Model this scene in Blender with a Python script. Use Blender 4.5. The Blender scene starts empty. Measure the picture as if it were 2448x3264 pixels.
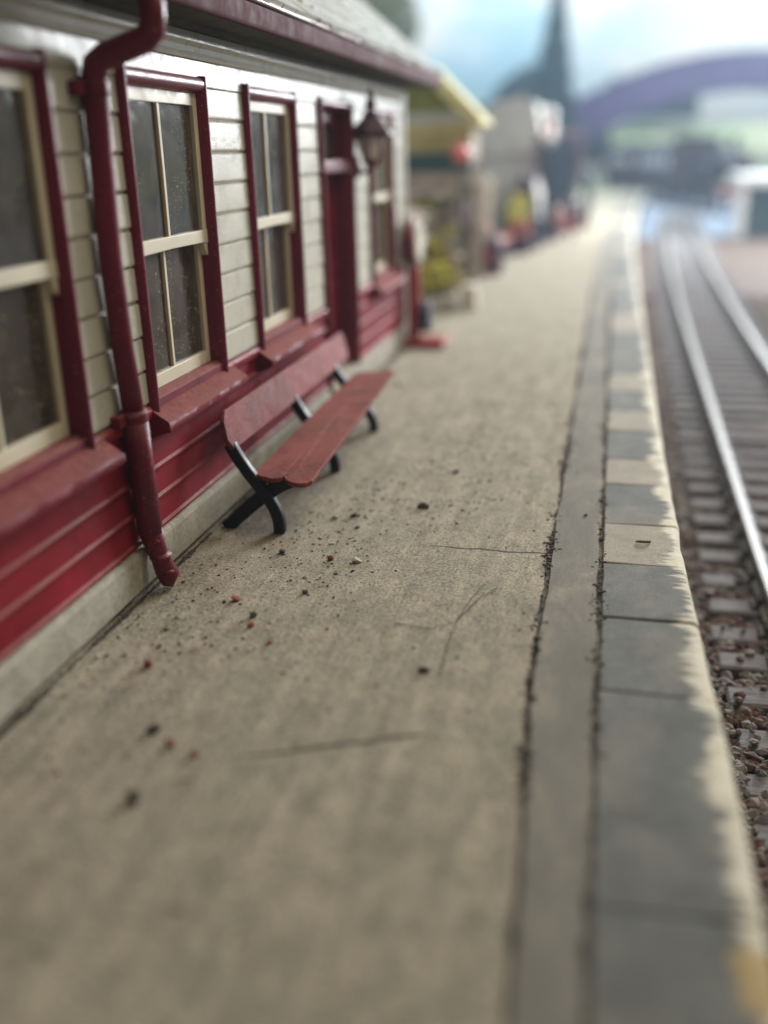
import bpy, bmesh, math, random
from mathutils import Vector, Matrix, noise as mnoise
random.seed(7)
sc = bpy.context.scene
R = math.radians
# ------------------------------------------------------------------ camera
cam = bpy.data.objects.new('camera', bpy.data.cameras.new('camera'))
sc.collection.objects.link(cam); sc.camera = cam
rot = Matrix(((0.97647712, -0.05113211, 0.20947061),
              (0.21428186, 0.33822711, -0.91634366),
              (-0.02399406, 0.93967437, 0.34122772)))
cam.matrix_world = Matrix.Translation((0, 0, 2.0)) @ rot.to_4x4()
cd = cam.data
cd.sensor_fit = 'VERTICAL'; cd.sensor_height = 36; cd.lens = 34.833
cd.clip_start = 0.05; cd.clip_end = 400
cd.dof.use_dof = True; cd.dof.focus_distance = 5.1; cd.dof.aperture_fstop = 0.27
# ------------------------------------------------------------------ world (dim warm room light)
w = bpy.data.worlds.new('World'); sc.world = w; w.use_nodes = True
bg = w.node_tree.nodes['Background']
bg.inputs[0].default_value = (1.0, 0.86, 0.63, 1); bg.inputs[1].default_value = 0.18
# ------------------------------------------------------------------ lamps
def area(name, loc, target, sx, sy, power, col):
    l = bpy.data.lights.new(name, 'AREA'); l.shape = 'RECTANGLE'; l.size = sx; l.size_y = sy
    l.energy = power; l.color = col
    o = bpy.data.objects.new(name, l); sc.collection.objects.link(o)
    o.location = loc
    o.rotation_euler = (Vector(target) - Vector(loc)).to_track_quat('-Z', 'Y').to_euler()
    return o
area('window_light', (9.6, 34, 9.0), (-1.5, 8, 0.5), 9, 9, 12500, (0.93, 0.96, 1.0))
area('backscene_fill_light', (2, 56, 25), (2, 84, 5), 40, 5, 14500, (0.95, 0.98, 1.0))  # added lamp to brighten the painted board, no fixture known
area('warm_fill_light', (2.6, 5.5, 7.0), (-1.8, 5.2, 0.5), 3, 3, 130, (1.0, 0.84, 0.62))  # added warm fill for the near wall and platform
area('overhead_fill_light', (3.0, 13, 13), (-2.0, 23, 0), 7, 7, 1500, (0.95, 0.97, 1.0))  # added overhead fill, front-lights the objects beyond the building
area('far_fill_light', (3.0, 44, 18), (2.5, 54, -1), 8, 8, 9000, (0.78, 0.90, 1.0))  # added fill for the dark ground and bridge at the far end
# ------------------------------------------------------------------ render / exposure
vs = sc.view_settings
vs.view_transform = 'Standard'; vs.look = 'None'; vs.gamma = 1; vs.exposure = 0.06; vs.use_curve_mapping = False
sc.cycles.use_denoising = True
sc.cycles.max_bounces = 8; sc.cycles.transparent_max_bounces = 8
sc.cycles.sample_clamp_indirect = 6
sc.cycles.caustics_reflective = False; sc.cycles.caustics_refractive = False

# ================================================================== helpers
ORG = {}
def link(o): sc.collection.objects.link(o); return o
def root(name, loc, label, cat, group=None):
    o = bpy.data.objects.new(name, None); link(o); o.location = loc; o.empty_display_size = .1
    ORG[o] = Vector(loc); o['label'] = label; o['category'] = cat
    if group: o['group'] = group
    return o
def tag(o, label, cat, group=None, kind=None):
    if label: o['label'] = label
    if cat: o['category'] = cat
    if group: o['group'] = group
    if kind: o['kind'] = kind
    return o
def place(o, parent, origin):
    ORG[o] = Vector(origin)
    if parent is not None:
        o.parent = parent; o.location = ORG[o] - ORG[parent]
    else: o.location = ORG[o]
def mod_bevel(o, wdt, seg=2, ang=35):
    m = o.modifiers.new('bevel', 'BEVEL'); m.width = wdt; m.segments = seg; m.limit_method = 'ANGLE'; m.angle_limit = R(ang)
def add(name, verts, faces, mat, parent=None, smooth=False, bevel=0, seg=2, origin=None, weighted=True):
    verts = [Vector(v) for v in verts]
    if origin is None:
        if parent is not None: origin = ORG[parent]
        else:
            xs = [v.x for v in verts]; ys = [v.y for v in verts]; zs = [v.z for v in verts]
            origin = ((min(xs)+max(xs))/2, (min(ys)+max(ys))/2, min(zs))
    origin = Vector(origin)
    me = bpy.data.meshes.new(name)
    me.from_pydata([v - origin for v in verts], [], faces)
    me.materials.append(mat); me.update()
    o = bpy.data.objects.new(name, me); link(o); place(o, parent, origin)
    if smooth or bevel:
        me.polygons.foreach_set('use_smooth', [True]*len(me.polygons))
    if bevel:
        mod_bevel(o, bevel, seg)
        n = o.modifiers.new('wn', 'WEIGHTED_NORMAL'); n.keep_sharp = False
    return o
def share(name, me, parent, origin, rotz=0, scale=None):
    o = bpy.data.objects.new(name, me); link(o); place(o, parent, origin); o.rotation_euler[2] = rotz
    if scale: o.scale = scale
    return o
BF = [(0,3,2,1),(4,5,6,7),(0,1,5,4),(1,2,6,5),(2,3,7,6),(3,0,4,7)]
class MB:
    def __init__(s): s.v = []; s.f = []
    def box(s, x0, x1, y0, y1, z0, z1):
        b = len(s.v)
        s.v += [(x0,y0,z0),(x1,y0,z0),(x1,y1,z0),(x0,y1,z0),(x0,y0,z1),(x1,y0,z1),(x1,y1,z1),(x0,y1,z1)]
        s.f += [tuple(b+i for i in f) for f in BF]; return s
    def hexa(s, pts):
        b = len(s.v); s.v += pts; s.f += [tuple(b+i for i in f) for f in BF]; return s
    def prism(s, poly, axis, a0, a1):
        """extrude a 2-D polygon along axis ('x','y','z')"""
        def P(p, a):
            return (a, p[0], p[1]) if axis == 'x' else (p[0], a, p[1]) if axis == 'y' else (p[0], p[1], a)
        b = len(s.v); n = len(poly)
        s.v += [P(p, a0) for p in poly] + [P(p, a1) for p in poly]
        area2 = sum(poly[i][0]*poly[(i+1)%n][1] - poly[(i+1)%n][0]*poly[i][1] for i in range(n))
        flip = (area2 > 0) == (axis == 'y')
        lo = list(range(b, b+n)); hi = list(range(b+n, b+2*n))
        fs = [tuple(reversed(lo)), tuple(hi)] + [(b+i, b+(i+1)%n, b+n+(i+1)%n, b+n+i) for i in range(n)]
        if flip: fs = [tuple(reversed(f)) for f in fs]
        s.f += fs; return s
    def tube(s, pts, rad, n=12, cap=True):
        pts = [Vector(p) for p in pts]; rads = rad if isinstance(rad, (list, tuple)) else [rad]*len(pts)
        b = len(s.v); prev = None
        for i, p in enumerate(pts):
            d = (pts[min(i+1, len(pts)-1)] - pts[max(i-1, 0)]).normalized()
            if prev is None:
                u = d.orthogonal().normalized()
            else:
                u = (prev - d*prev.dot(d)).normalized()
            prev = u; v = d.cross(u)
            for k in range(n):
                a = 2*math.pi*k/n
                s.v.append(tuple(p + rads[i]*(u*math.cos(a) + v*math.sin(a))))
        for i in range(len(pts)-1):
            for k in range(n):
                s.f.append((b+i*n+k, b+i*n+(k+1)%n, b+(i+1)*n+(k+1)%n, b+(i+1)*n+k))
        if cap:
            s.f.append(tuple(b+k for k in reversed(range(n))))
            s.f.append(tuple(b+(len(pts)-1)*n+k for k in range(n)))
        return s
    def lathe(s, c, prof, n=16, sq=False):
        """profile of (radius, z) around a vertical axis at c"""
        b = len(s.v)
        for r, z in prof:
            for k in range(n):
                a = 2*math.pi*(k+.5)/n
                s.v.append((c[0]+r*math.cos(a), c[1]+r*math.sin(a), c[2]+z))
        m = len(prof)
        for i in range(m-1):
            for k in range(n):
                s.f.append((b+i*n+k, b+i*n+(k+1)%n, b+(i+1)*n+(k+1)%n, b+(i+1)*n+k))
        s.f.append(tuple(b+k for k in reversed(range(n)))); s.f.append(tuple(b+(m-1)*n+k for k in range(n)))
        return s
    def rock(s, c, r, rng, flat=.7):
        b = len(s.v)
        t = (1+5**.5)/2
        base = [(-1,t,0),(1,t,0),(-1,-t,0),(1,-t,0),(0,-1,t),(0,1,t),(0,-1,-t),(0,1,-t),(t,0,-1),(t,0,1),(-t,0,-1),(-t,0,1)]
        sx, sy, sz = rng.uniform(.7,1.3), rng.uniform(.7,1.3), rng.uniform(.6,1.0)*flat
        q = Matrix.Rotation(rng.uniform(0,6.28), 3, 'Z') @ Matrix.Rotation(rng.uniform(-.5,.5), 3, 'X')
        for p in base:
            k = r/1.9*rng.uniform(.72,1.2)
            pv = q @ Vector((p[0]*k*sx, p[1]*k*sy, p[2]*k*sz))
            s.v.append((c[0]+pv.x, c[1]+pv.y, c[2]+pv.z))
        for f in [(0,11,5),(0,5,1),(0,1,7),(0,7,10),(0,10,11),(1,5,9),(5,11,4),(11,10,2),(10,7,6),(7,1,8),(3,9,4),(3,4,2),(3,2,6),(3,6,8),(3,8,9),(4,9,5),(2,4,11),(6,2,10),(8,6,7),(9,8,1)]:
            s.f.append(tuple(b+i for i in f))
        return s
    def leaf(s, c, size, rng):
        b = len(s.v); a = rng.uniform(0, 6.28); t = rng.uniform(-1.2, 1.2)
        u = Vector((math.cos(a), math.sin(a), t)).normalized()*size
        v = Vector((rng.uniform(-1,1), rng.uniform(-1,1), rng.uniform(-1,1))).cross(u).normalized()*size*.55
        c = Vector(c)
        s.v += [tuple(c-u), tuple(c+v*.9), tuple(c+u), tuple(c-v*.9)]
        s.f.append((b, b+1, b+2, b+3)); return s
    def build(s, name, mat, parent=None, **k): return add(name, s.v, s.f, mat, parent, **k)

# ================================================================== materials
class NT:
    def __init__(s, name):
        s.m = bpy.data.materials.new(name); s.m.use_nodes = True
        s.t = s.m.node_tree; s.b = s.t.nodes['Principled BSDF']
        s.pos = s.t.nodes.new('ShaderNodeNewGeometry')
    def n(s, typ, **kw):
        x = s.t.nodes.new(typ)
        for k, v in kw.items(): setattr(x, k, v)
        return x
    def l(s, a, b): s.t.links.new(a, b)
    def noise(s, scale, detail=3, rough=.6, stretch=None, dist=0):
        x = s.n('ShaderNodeTexNoise'); x.inputs['Scale'].default_value = scale
        x.inputs['Detail'].default_value = detail; x.inputs['Roughness'].default_value = rough; x.inputs['Distortion'].default_value = dist
        src = s.pos.outputs['Position']
        if stretch:
            mp = s.n('ShaderNodeMapping'); mp.inputs['Scale'].default_value = stretch
            s.l(src, mp.inputs['Vector']); src = mp.outputs['Vector']
        s.l(src, x.inputs['Vector']); return x.outputs['Fac']
    def ramp(s, fac, stops):
        x = s.n('ShaderNodeValToRGB'); el = x.color_ramp.elements
        while len(el) < len(stops): el.new(.5)
        for e, (p, c) in zip(el, stops):
            e.position = p; e.color = (c if len(c) == 4 else (*c, 1)) if not isinstance(c, float) else (c, c, c, 1)
        s.l(fac, x.inputs['Fac']); return x.outputs['Color']
    def mix(s, fac, a, b, mode='MIX'):
        x = s.n('ShaderNodeMix', data_type='RGBA', blend_type=mode)
        for inp, val in ((x.inputs[0], fac), (x.inputs[6], a), (x.inputs[7], b)):
            if hasattr(val, 'links') or hasattr(val, 'is_linked'): s.l(val, inp)
            elif isinstance(val, (int, float)): inp.default_value = val
            else: inp.default_value = (*val, 1) if len(val) == 3 else val
        return x.outputs[2]
    def math(s, op, a, b=0.0, c=None):
        x = s.n('ShaderNodeMath', operation=op)
        for inp, val in zip(x.inputs, (a, b) if c is None else (a, b, c)):
            if isinstance(val, (int, float)): inp.default_value = val
            else: s.l(val, inp)
        return x.outputs[0]
    def sep(s, out):
        x = s.n('ShaderNodeSeparateXYZ'); s.l(out, x.inputs[0]); return x.outputs
    def mrange(s, val, a, b, c=0.0, d=1.0, smooth=True):
        x = s.n('ShaderNodeMapRange', interpolation_type='SMOOTHSTEP' if smooth else 'LINEAR')
        s.l(val, x.inputs[0])
        for i, q in enumerate((a, b, c, d)):
            if isinstance(q, (int, float)): x.inputs[i+1].default_value = q
            else: s.l(q, x.inputs[i+1])
        return x.outputs[0]
    def bump(s, h, strength=.3, dist=.01):
        x = s.n('ShaderNodeBump'); x.inputs['Strength'].default_value = strength; x.inputs['Distance'].default_value = dist
        s.l(h, x.inputs['Height']); s.l(x.outputs['Normal'], s.b.inputs['Normal'])
    def out(s, col=None, rough=None, spec=None, metal=None):
        for nm, val in (('Base Color', col), ('Roughness', rough), ('Specular IOR Level', spec), ('Metallic', metal)):
            if val is None: continue
            i = s.b.inputs[nm]
            if isinstance(val, (int, float)): i.default_value = val
            elif isinstance(val, tuple): i.default_value = (*val, 1)
            else: s.l(val, i)
        return s.m
DUST = (0.42, 0.33, 0.26)
def paint(name, col, rough=.35, dust=.5, vary=.18, speck=.0, bump=.15, bscale=70, bdist=.004, spec=.5, fleck=0, dustcol=DUST, metal=0):
    t = NT(name)
    a = t.noise(2.3, 4); c = t.mix(1, col, t.ramp(a, [(.3, 1-vary), (.7, 1+vary)]), 'MULTIPLY')
    f = t.noise(bscale, 3, .7)
    if dust:
        nz = t.sep(t.pos.outputs['Normal'])[2]
        up = t.mrange(nz, .25, .95)
        d = t.math('MULTIPLY', up, t.ramp(t.noise(26, 5, .75), [(.35, .25), (.62, 1.0)]))
        d = t.math('MULTIPLY', d, dust)
        c = t.mix(d, c, dustcol)
    else: d = None
    if fleck:
        g = t.ramp(t.noise(95, 2, .5), [(.66, 0.0), (.72, 1.0)])
        low = t.ramp(t.noise(5, 3), [(.4, .1), (.65, 1.0)])
        c = t.mix(t.math('MULTIPLY', t.math('MULTIPLY', g, low), fleck), c, (0.62, 0.40, 0.30))
    r = t.ramp(t.noise(9, 3), [(.3, max(0.0, rough-.1)), (.7, min(1.0, rough+.12))])
    if d is not None: r = t.math('ADD', r, t.math('MULTIPLY', d, .5))
    t.bump(f, bump, bdist)
    sp = spec if d is None else t.math('MULTIPLY', t.math('SUBTRACT', 1.0, d), spec)
    return t.out(c, r, sp, metal)
M = {}
M['maroon'] = paint('maroon_paint', (0.150, 0.011, 0.026), .36, .62, vary=.25, fleck=.7, bump=.3, spec=.28, dustcol=(.33, .165, .125))
M['sill'] = paint('dusty_sill_paint', (0.155, 0.012, 0.024), .5, .70, vary=.25, fleck=.6, bump=.4, spec=.12, dustcol=(.31, .145, .11))
M['maroon_boards'] = paint('maroon_board_paint', (0.215, 0.013, 0.022), .45, .35, vary=.3, fleck=.08, bump=.25, spec=.10)
M['gutter'] = paint('maroon_gutter_paint', (0.095, 0.03, 0.038), .75, .25, bump=.2, spec=.10)
M['lip'] = paint('gutter_lip_highlight', (0.30, 0.22, 0.22), .3, 0, bump=.2)  # bright edge highlight put into a paler lip colour
M['cream'] = paint('cream_paint', (0.53, 0.515, 0.425), .32, .25, vary=.1, spec=.22, bump=.35, bscale=45, bdist=.006)
M['sash'] = paint('sash_paint', (0.64, 0.58, 0.43), .45, .25, vary=.08, bump=.2, spec=.3)
M['soffit'] = paint('soffit_paint', (0.09, 0.09, 0.075), .7, 0, bump=.1, spec=.1)
M['black'] = paint('black_iron', (0.012, 0.013, 0.017), .45, .25, bump=.12, spec=.22, dustcol=(.16, .14, .12))
M['bench'] = paint('bench_paint', (0.21, 0.040, 0.040), .6, .40, vary=.4, bump=.6, bscale=150, bdist=.004, spec=.18, fleck=.25, dustcol=(.33, .16, .11))
def m_bench():
    m = M['bench']; nt = m.node_tree
    geo = [n for n in nt.nodes if n.type == 'NEW_GEOMETRY'][0]
    bsdf = nt.nodes['Principled BSDF']; src = bsdf.inputs['Base Color'].links[0].from_socket
    t = NT.__new__(NT); t.m = m; t.t = nt; t.b = bsdf; t.pos = geo
    x, y, z = t.sep(geo.outputs['Position'])
    w1 = t.math('MULTIPLY', t.math('SUBTRACT', t.noise(14, 4, .7), .5), .10)
    d = t.math('ABSOLUTE', t.math('ADD', t.math('SUBTRACT', t.math('ADD', y, t.math('MULTIPLY', x, .25)), 6.02), w1))
    ln = t.math('MULTIPLY', t.mrange(d, .003, .012, 1.0, 0.0), t.mrange(x, -1.75, -1.62))
    blot = t.ramp(t.noise(7, 4, .7), [(.5, 0.0), (.66, .6)])
    c = t.mix(blot, src, (.13, .016, .016))
    c = t.mix(ln, c, (.02, .012, .01))
    dust = t.ramp(t.noise(55, 4, .8), [(.45, 0.0), (.7, .55)])
    c = t.mix(dust, c, (.35, .17, .13))
    nt.links.new(c, bsdf.inputs['Base Color'])
m_bench()
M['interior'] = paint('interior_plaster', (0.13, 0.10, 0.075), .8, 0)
M['plinth'] = None

def m_plinth():
    t = NT('plinth_concrete')
    c = t.ramp(t.noise(7, 5, .7), [(.3, (.36, .33, .26)), (.55, (.46, .43, .35)), (.75, (.54, .50, .40))])
    g = t.ramp(t.noise(40, 4, .7), [(.35, .72), (.6, 1.0)])
    c = t.mix(1, c, g, 'MULTIPLY')
    t.bump(t.noise(90, 4, .7), .4, .006)
    return t.out(c, .85, .2)
M['plinth'] = m_plinth()

def m_platform():
    t = NT('platform_screed')
    x, y, z = t.sep(t.pos.outputs['Position'])
    blot = t.noise(7.5, 6, .72, (1.2, .9, 1), .5)
    c = t.ramp(blot, [(.28, (.235, .222, .176)), (.45, (.345, .310, .232)), (.58, (.405, .356, .265)), (.78, (.49, .43, .325))])
    streak = t.noise(4, 4, .6, (3.4, .35, 1), .5)
    c = t.mix(.5, c, t.ramp(streak, [(.35, .74), (.65, 1.26)]), 'MULTIPLY')
    brush = t.noise(6, 6, .75, (3.6, .34, 1), 1.3)
    c = t.mix(.32, c, t.ramp(brush, [(.32, .70), (.5, 1.0), (.68, 1.28)]), 'MULTIPLY')
    green = t.ramp(t.noise(2.2, 3, .5), [(.45, 0.0), (.75, .35)])
    c = t.mix(green, c, (.235, .245, .190))
    # darker ground-in dirt
    dirt = t.ramp(t.noise(24, 5, .75, (1, .8, 1)), [(.60, 0.0), (.72, .8)])
    patch = t.ramp(t.noise(1.6, 2), [(.35, .25), (.65, 1.0)])
    c = t.mix(t.math('MULTIPLY', dirt, patch), c, (.085, .075, .058))
    sp = t.ramp(t.noise(85, 2, .5), [(.30, .35), (.46, .95), (.56, 1.05), (.7, 1.5)])
    c = t.mix(.85, c, sp, 'MULTIPLY')
    c = t.mix(.7, c, t.ramp(t.noise(62, 3, .7), [(.30, .5), (.48, 1.0), (.70, 1.35)]), 'MULTIPLY')
    pit = t.ramp(t.noise(44, 3, .6, (1, .7, 1)), [(.585, 0.0), (.66, .9)])
    c = t.mix(t.math('MULTIPLY', pit, patch), c, (.10, .085, .065))
    # hairline cracks drawn by wear, not by light
    wob = t.math('MULTIPLY', t.math('SUBTRACT', t.noise(6, 4, .6), .5), .06)
    def crack(y0, slope, x0, x1, wd):
        yy = t.math('SUBTRACT', t.math('SUBTRACT', y, t.math('MULTIPLY', x, slope)), y0)
        dd = t.math('ABSOLUTE', t.math('ADD', yy, wob))
        line = t.mrange(dd, wd*.4, wd, 1.0, 0.0)
        a = t.mrange(x, x0, x0+.25); b = t.mrange(x, x1, x1+.05, 1.0, 0.0)
        return t.math('MULTIPLY', line, t.math('MULTIPLY', a, b))
    k = t.math('MAXIMUM', crack(4.87, 0.0, -.95, -.2, .014), crack(3.315, .43, -1.3, -.62, .018))
    k = t.math('MAXIMUM', k, crack(8.1, .02, -1.2, -.2, .02))
    c = t.mix(t.math('MULTIPLY', k, .8), c, (.06, .052, .042))
    h = t.math('ADD', t.noise(130, 3, .7), t.math('MULTIPLY', t.noise(18, 4, .6), 1.2))
    h = t.math('SUBTRACT', h, t.math('MULTIPLY', k, 2.0))
    t.bump(h, .55, .008)
    return t.out(c, .9, .18)
M['platform'] = m_platform()

def m_strip():
    t = NT('kerb_strip_paint')
    c = t.ramp(t.noise(2.6, 5, .62, (1.3, .6, 1), .9), [(.30, (.170, .168, .148)), (.47, (.205, .204, .182)), (.56, (.25, .24, .205)), (.66, (.37, .33, .26))])
    c = t.mix(.6, c, t.ramp(t.noise(14, 4, .6, (3, .5, 1)), [(.3, .8), (.7, 1.15)]), 'MULTIPLY')
    c = t.mix(.7, c, t.ramp(t.noise(80, 2), [(.32, .6), (.65, 1.25)]), 'MULTIPLY')
    pk = t.ramp(t.noise(40, 3, .6), [(.61, 0.0), (.70, .8)])
    c = t.mix(pk, c, (.09, .08, .062))
    c = t.mix(.35, c, (.27, .245, .195))
    t.bump(t.noise(90, 4, .7), .35, .005)
    return t.out(c, .88, .12)
M['strip'] = m_strip()

def m_stone(name, cols):
    t = NT(name)
    c = t.ramp(t.noise(4.5, 5, .62, None, .5), [(.30, cols[0]), (.52, cols[1]), (.72, cols[2])])
    c = t.mix(.6, c, t.ramp(t.noise(14, 4, .6, (.5, 2.5, 1)), [(.3, .82), (.7, 1.14)]), 'MULTIPLY')
    c = t.mix(.7, c, t.ramp(t.noise(82, 2), [(.32, .62), (.65, 1.22)]), 'MULTIPLY')
    st = t.ramp(t.noise(1.9, 4, .6, (1, .8, 1), .7), [(.50, 0.0), (.66, .40)])
    c = t.mix(st, c, (.31, .275, .205))
    dk = t.ramp(t.noise(17, 4, .7), [(.62, 0.0), (.74, .6)])
    c = t.mix(dk, c, (.10, .09, .07))
    # chipped whitewash brushed along the platform edge
    at = t.n('ShaderNodeAttribute', attribute_name='edge_dist')
    ragged = t.math('ADD', t.math('MULTIPLY', t.math('SUBTRACT', t.noise(9, 7, .8, (.22, 3.2, 1), .3), .5), .36), t.math('ADD', t.math('MULTIPLY', t.math('SUBTRACT', t.noise(2.6, 3, .6, (.3, 1, 1)), .5), .38), .055))
    pm = t.mrange(t.math('SUBTRACT', at.outputs['Fac'], ragged), -.018, .018, 1.0, 0.0)
    wc = t.ramp(t.noise(9, 4, .6), [(.3, (.58, .53, .40)), (.5, (.70, .65, .51)), (.72, (.78, .74, .61))])
    och = t.ramp(t.noise(2.7, 3, .5), [(.63, 0.0), (.74, .75)])
    wc = t.mix(och, wc, (.48, .33, .14))
    sx, sy, sz_ = t.sep(t.pos.outputs['Position'])
    d2 = t.math('ADD', t.math('POWER', t.math('SUBTRACT', sx, .475), 2.0), t.math('MULTIPLY', t.math('POWER', t.math('SUBTRACT', sy, 2.10), 2.0), .35))
    spot = t.mrange(t.math('ADD', d2, t.math('MULTIPLY', t.math('SUBTRACT', t.noise(14, 5, .7), .5), .022)), .002, .009, .8, 0.0)
    c = t.mix(pm, c, wc)
    c = t.mix(spot, c, (.52, .37, .15))
    t.bump(t.math('ADD', t.noise(80, 4, .7), t.math('MULTIPLY', pm, .5)), .4, .005)
    return t.out(c, .82, .25)
M['stone_grey'] = m_stone('edging_stone_grey', [(.120, .124, .112), (.160, .166, .150), (.215, .210, .182)])
M['stone_buff'] = m_stone('edging_stone_buff', [(.27, .245, .195), (.36, .325, .255), (.42, .375, .295)])
def m_simple(name, stops, scale=6, rough=.85, stretch=None, bump=.4, bscale=60, bdist=.006, spec=.2, detail=5):
    t = NT(name)
    c = t.ramp(t.noise(scale, detail, .65, stretch), stops)
    t.bump(t.noise(bscale, 4, .7), bump, bdist)
    return t.out(c, rough, spec)
M['dirt'] = m_simple('joint_dirt', [(.3, (.04, .033, .026)), (.7, (.12, .10, .075))], 30)
M['core'] = m_simple('platform_core', [(.3, (.10, .088, .068)), (.7, (.17, .15, .115))], 12)
M['jbed'] = m_simple('joint_bed_dirt', [(.35, (.08, .068, .05)), (.5, (.15, .13, .10)), (.65, (.24, .21, .165))], 9)
M['pwall'] = m_simple('platform_wall', [(.3, (.15, .13, .10)), (.7, (.26, .23, .18))], 5)
def m_ballast():
    t = NT('ballast_stone')
    v = t.n('ShaderNodeTexVoronoi'); v.inputs['Scale'].default_value = 11
    t.l(t.pos.outputs['Position'], v.inputs['Vector'])
    rnd = t.n('ShaderNodeSeparateColor'); t.l(v.outputs['Color'], rnd.inputs[0])
    c = t.ramp(rnd.outputs[0], [(.0, (.07, .045, .035)), (.3, (.14, .075, .055)), (.5, (.17, .135, .105)), (.7, (.23, .20, .165)), (.85, (.11, .10, .09)), (1, (.27, .25, .215))])
    c = t.mix(.6, c, t.ramp(t.noise(70, 3), [(.3, .7), (.7, 1.25)]), 'MULTIPLY')
    t.bump(t.noise(110, 3), .4, .005)
    return t.out(c, .85, .25)
M['ballast'] = m_ballast()
M['bed'] = m_simple('track_bed_dirt', [(.3, (.035, .026, .021)), (.5, (.085, .060, .046)), (.7, (.13, .10, .08))], 22)
M['sleeper'] = m_simple('weathered_sleeper', [(.3, (.13, .122, .12)), (.55, (.235, .222, .22)), (.75, (.33, .315, .31))], 8, .95, (1, 6, 1), spec=.04)
M['chair'] = m_simple('rail_chair', [(.3, (.05, .042, .038)), (.7, (.11, .095, .085))], 30, .6)
M['rail_side'] = m_simple('rail_side', [(.3, (.17, .16, .14)), (.7, (.38, .36, .32))], 20, .5, (3, .6, 1), spec=.5)
def m_steel():
    t = NT('polished_rail')
    c = t.ramp(t.noise(12, 4, .6, (8, .4, 1)), [(.3, (.50, .50, .47)), (.7, (.78, .78, .74))])
    return t.out(c, t.ramp(t.noise(15, 3), [(.3, .28), (.7, .42)]), .5, 1.0)
M['rail_top'] = m_steel()
M['grit_red'] = m_simple('red_grit', [(.3, (.15, .045, .025)), (.7, (.34, .12, .06))], 60, .9)
M['grit_dark'] = m_simple('dark_grit', [(.3, (.04, .034, .027)), (.5, (.085, .072, .056)), (.7, (.17, .145, .11))], 14, .9)
M['grit_pale'] = m_simple('pale_grit', [(.3, (.42, .38, .30)), (.7, (.62, .56, .44))], 60, .9)
def m_glass():
    t = NT('window_glass')
    nt = t.t
    tr = t.n('ShaderNodeBsdfTransparent'); tr.inputs[0].default_value = (.62, .56, .46, 1)
    gl = t.n('ShaderNodeBsdfGlossy'); gl.inputs['Roughness'].default_value = .10
    fr = t.n('ShaderNodeFresnel'); fr.inputs['IOR'].default_value = 1.45
    bp = t.n('ShaderNodeBump'); bp.inputs['Strength'].default_value = .25; bp.inputs['Distance'].default_value = .02
    t.l(t.noise(5, 2, .5), bp.inputs['Height']); t.l(bp.outputs[0], gl.inputs['Normal']); t.l(bp.outputs[0], fr.inputs['Normal'])
    m1 = t.n('ShaderNodeMixShader'); t.l(fr.outputs[0], m1.inputs[0]); t.l(tr.outputs[0], m1.inputs[1]); t.l(gl.outputs[0], m1.inputs[2])
    df = t.n('ShaderNodeBsdfDiffuse'); df.inputs[0].default_value = (.42, .355, .265, 1)
    g = t.ramp(t.noise(60, 2, .5), [(.62, 0.0), (.70, .9)])
    film = t.ramp(t.noise(12, 4, .6), [(.3, .07), (.7, .19)])
    low = t.ramp(t.noise(4, 2), [(.4, .15), (.6, 1.0)])
    f = t.math('MAXIMUM', t.math('MULTIPLY', g, low), film)
    m2 = t.n('ShaderNodeMixShader'); t.l(f, m2.inputs[0]); t.l(m1.outputs[0], m2.inputs[1]); t.l(df.outputs[0], m2.inputs[2])
    out = [n for n in nt.nodes if n.type == 'OUTPUT_MATERIAL'][0]
    t.l(m2.outputs[0], out.inputs[0])
    return t.m
M['glass'] = m_glass()
M['slate'] = m_simple('roof_slate', [(.3, (.44, .43, .38)), (.55, (.58, .57, .51)), (.75, (.66, .64, .57))], 4, .24, (1, .5, 1), spec=.8, bump=.1)
M['lampglass'] = paint('opal_lamp_glass', (.80, .80, .76), .12, 0, bump=0, spec=.6)
M['red'] = paint('scarlet_paint', (.36, .022, .026), .35, .3)
M['dial'] = paint('dial_face', (.70, .66, .54), .4, 0)
M['lantern'] = paint('dark_maroon_iron', (.055, .010, .018), .55, .2, spec=.2)
M['navy'] = paint('navy_paint', (.035, .035, .065), .4, .2)

# ================================================================== layout curves
def off(y): return .00085*max(0.0, y-15)**2
EDG = [(-2, .515), (2, .51), (3.2, .50), (3.85, .478), (5, .452), (7, .436), (10.7, .442), (15, .45), (80, .45)]
def edge(y):
    for (a, xa), (b, xb) in zip(EDG, EDG[1:]):
        if y <= b: return xa + (xb-xa)*(y-a)/(b-a) + off(y)
    return EDG[-1][1] + off(y)
def rail_x(y): return 1.165 + .012*max(0.0, y-7) + .00078*max(0.0, y-15)**2
GAUGE = .93
def steps(a, b, f): 
    out = [a]
    while out[-1] < b: out.append(min(b, out[-1] + f(out[-1])))
    return out
YEND = 50
# ================================================================== ground, track bed
gr = add('ground', [(-40, -3, -1.06), (40, -3, -1.06), (40, 90, -1.06), (-40, 90, -1.06)], [(0, 1, 2, 3)], m_simple('layout_ground', [(.3, (.26, .30, .37)), (.7, (.36, .41, .49))], .8, .6))
tag(gr, None, None, kind='structure')
nb = add('track_bed', [(.2, 0, -1.045), (7, 0, -1.045), (16, 37, -1.045), (.2, 37, -1.045)], [(0, 1, 2, 3)], M['bed'])
tag(nb, None, None, kind='structure')
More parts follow.
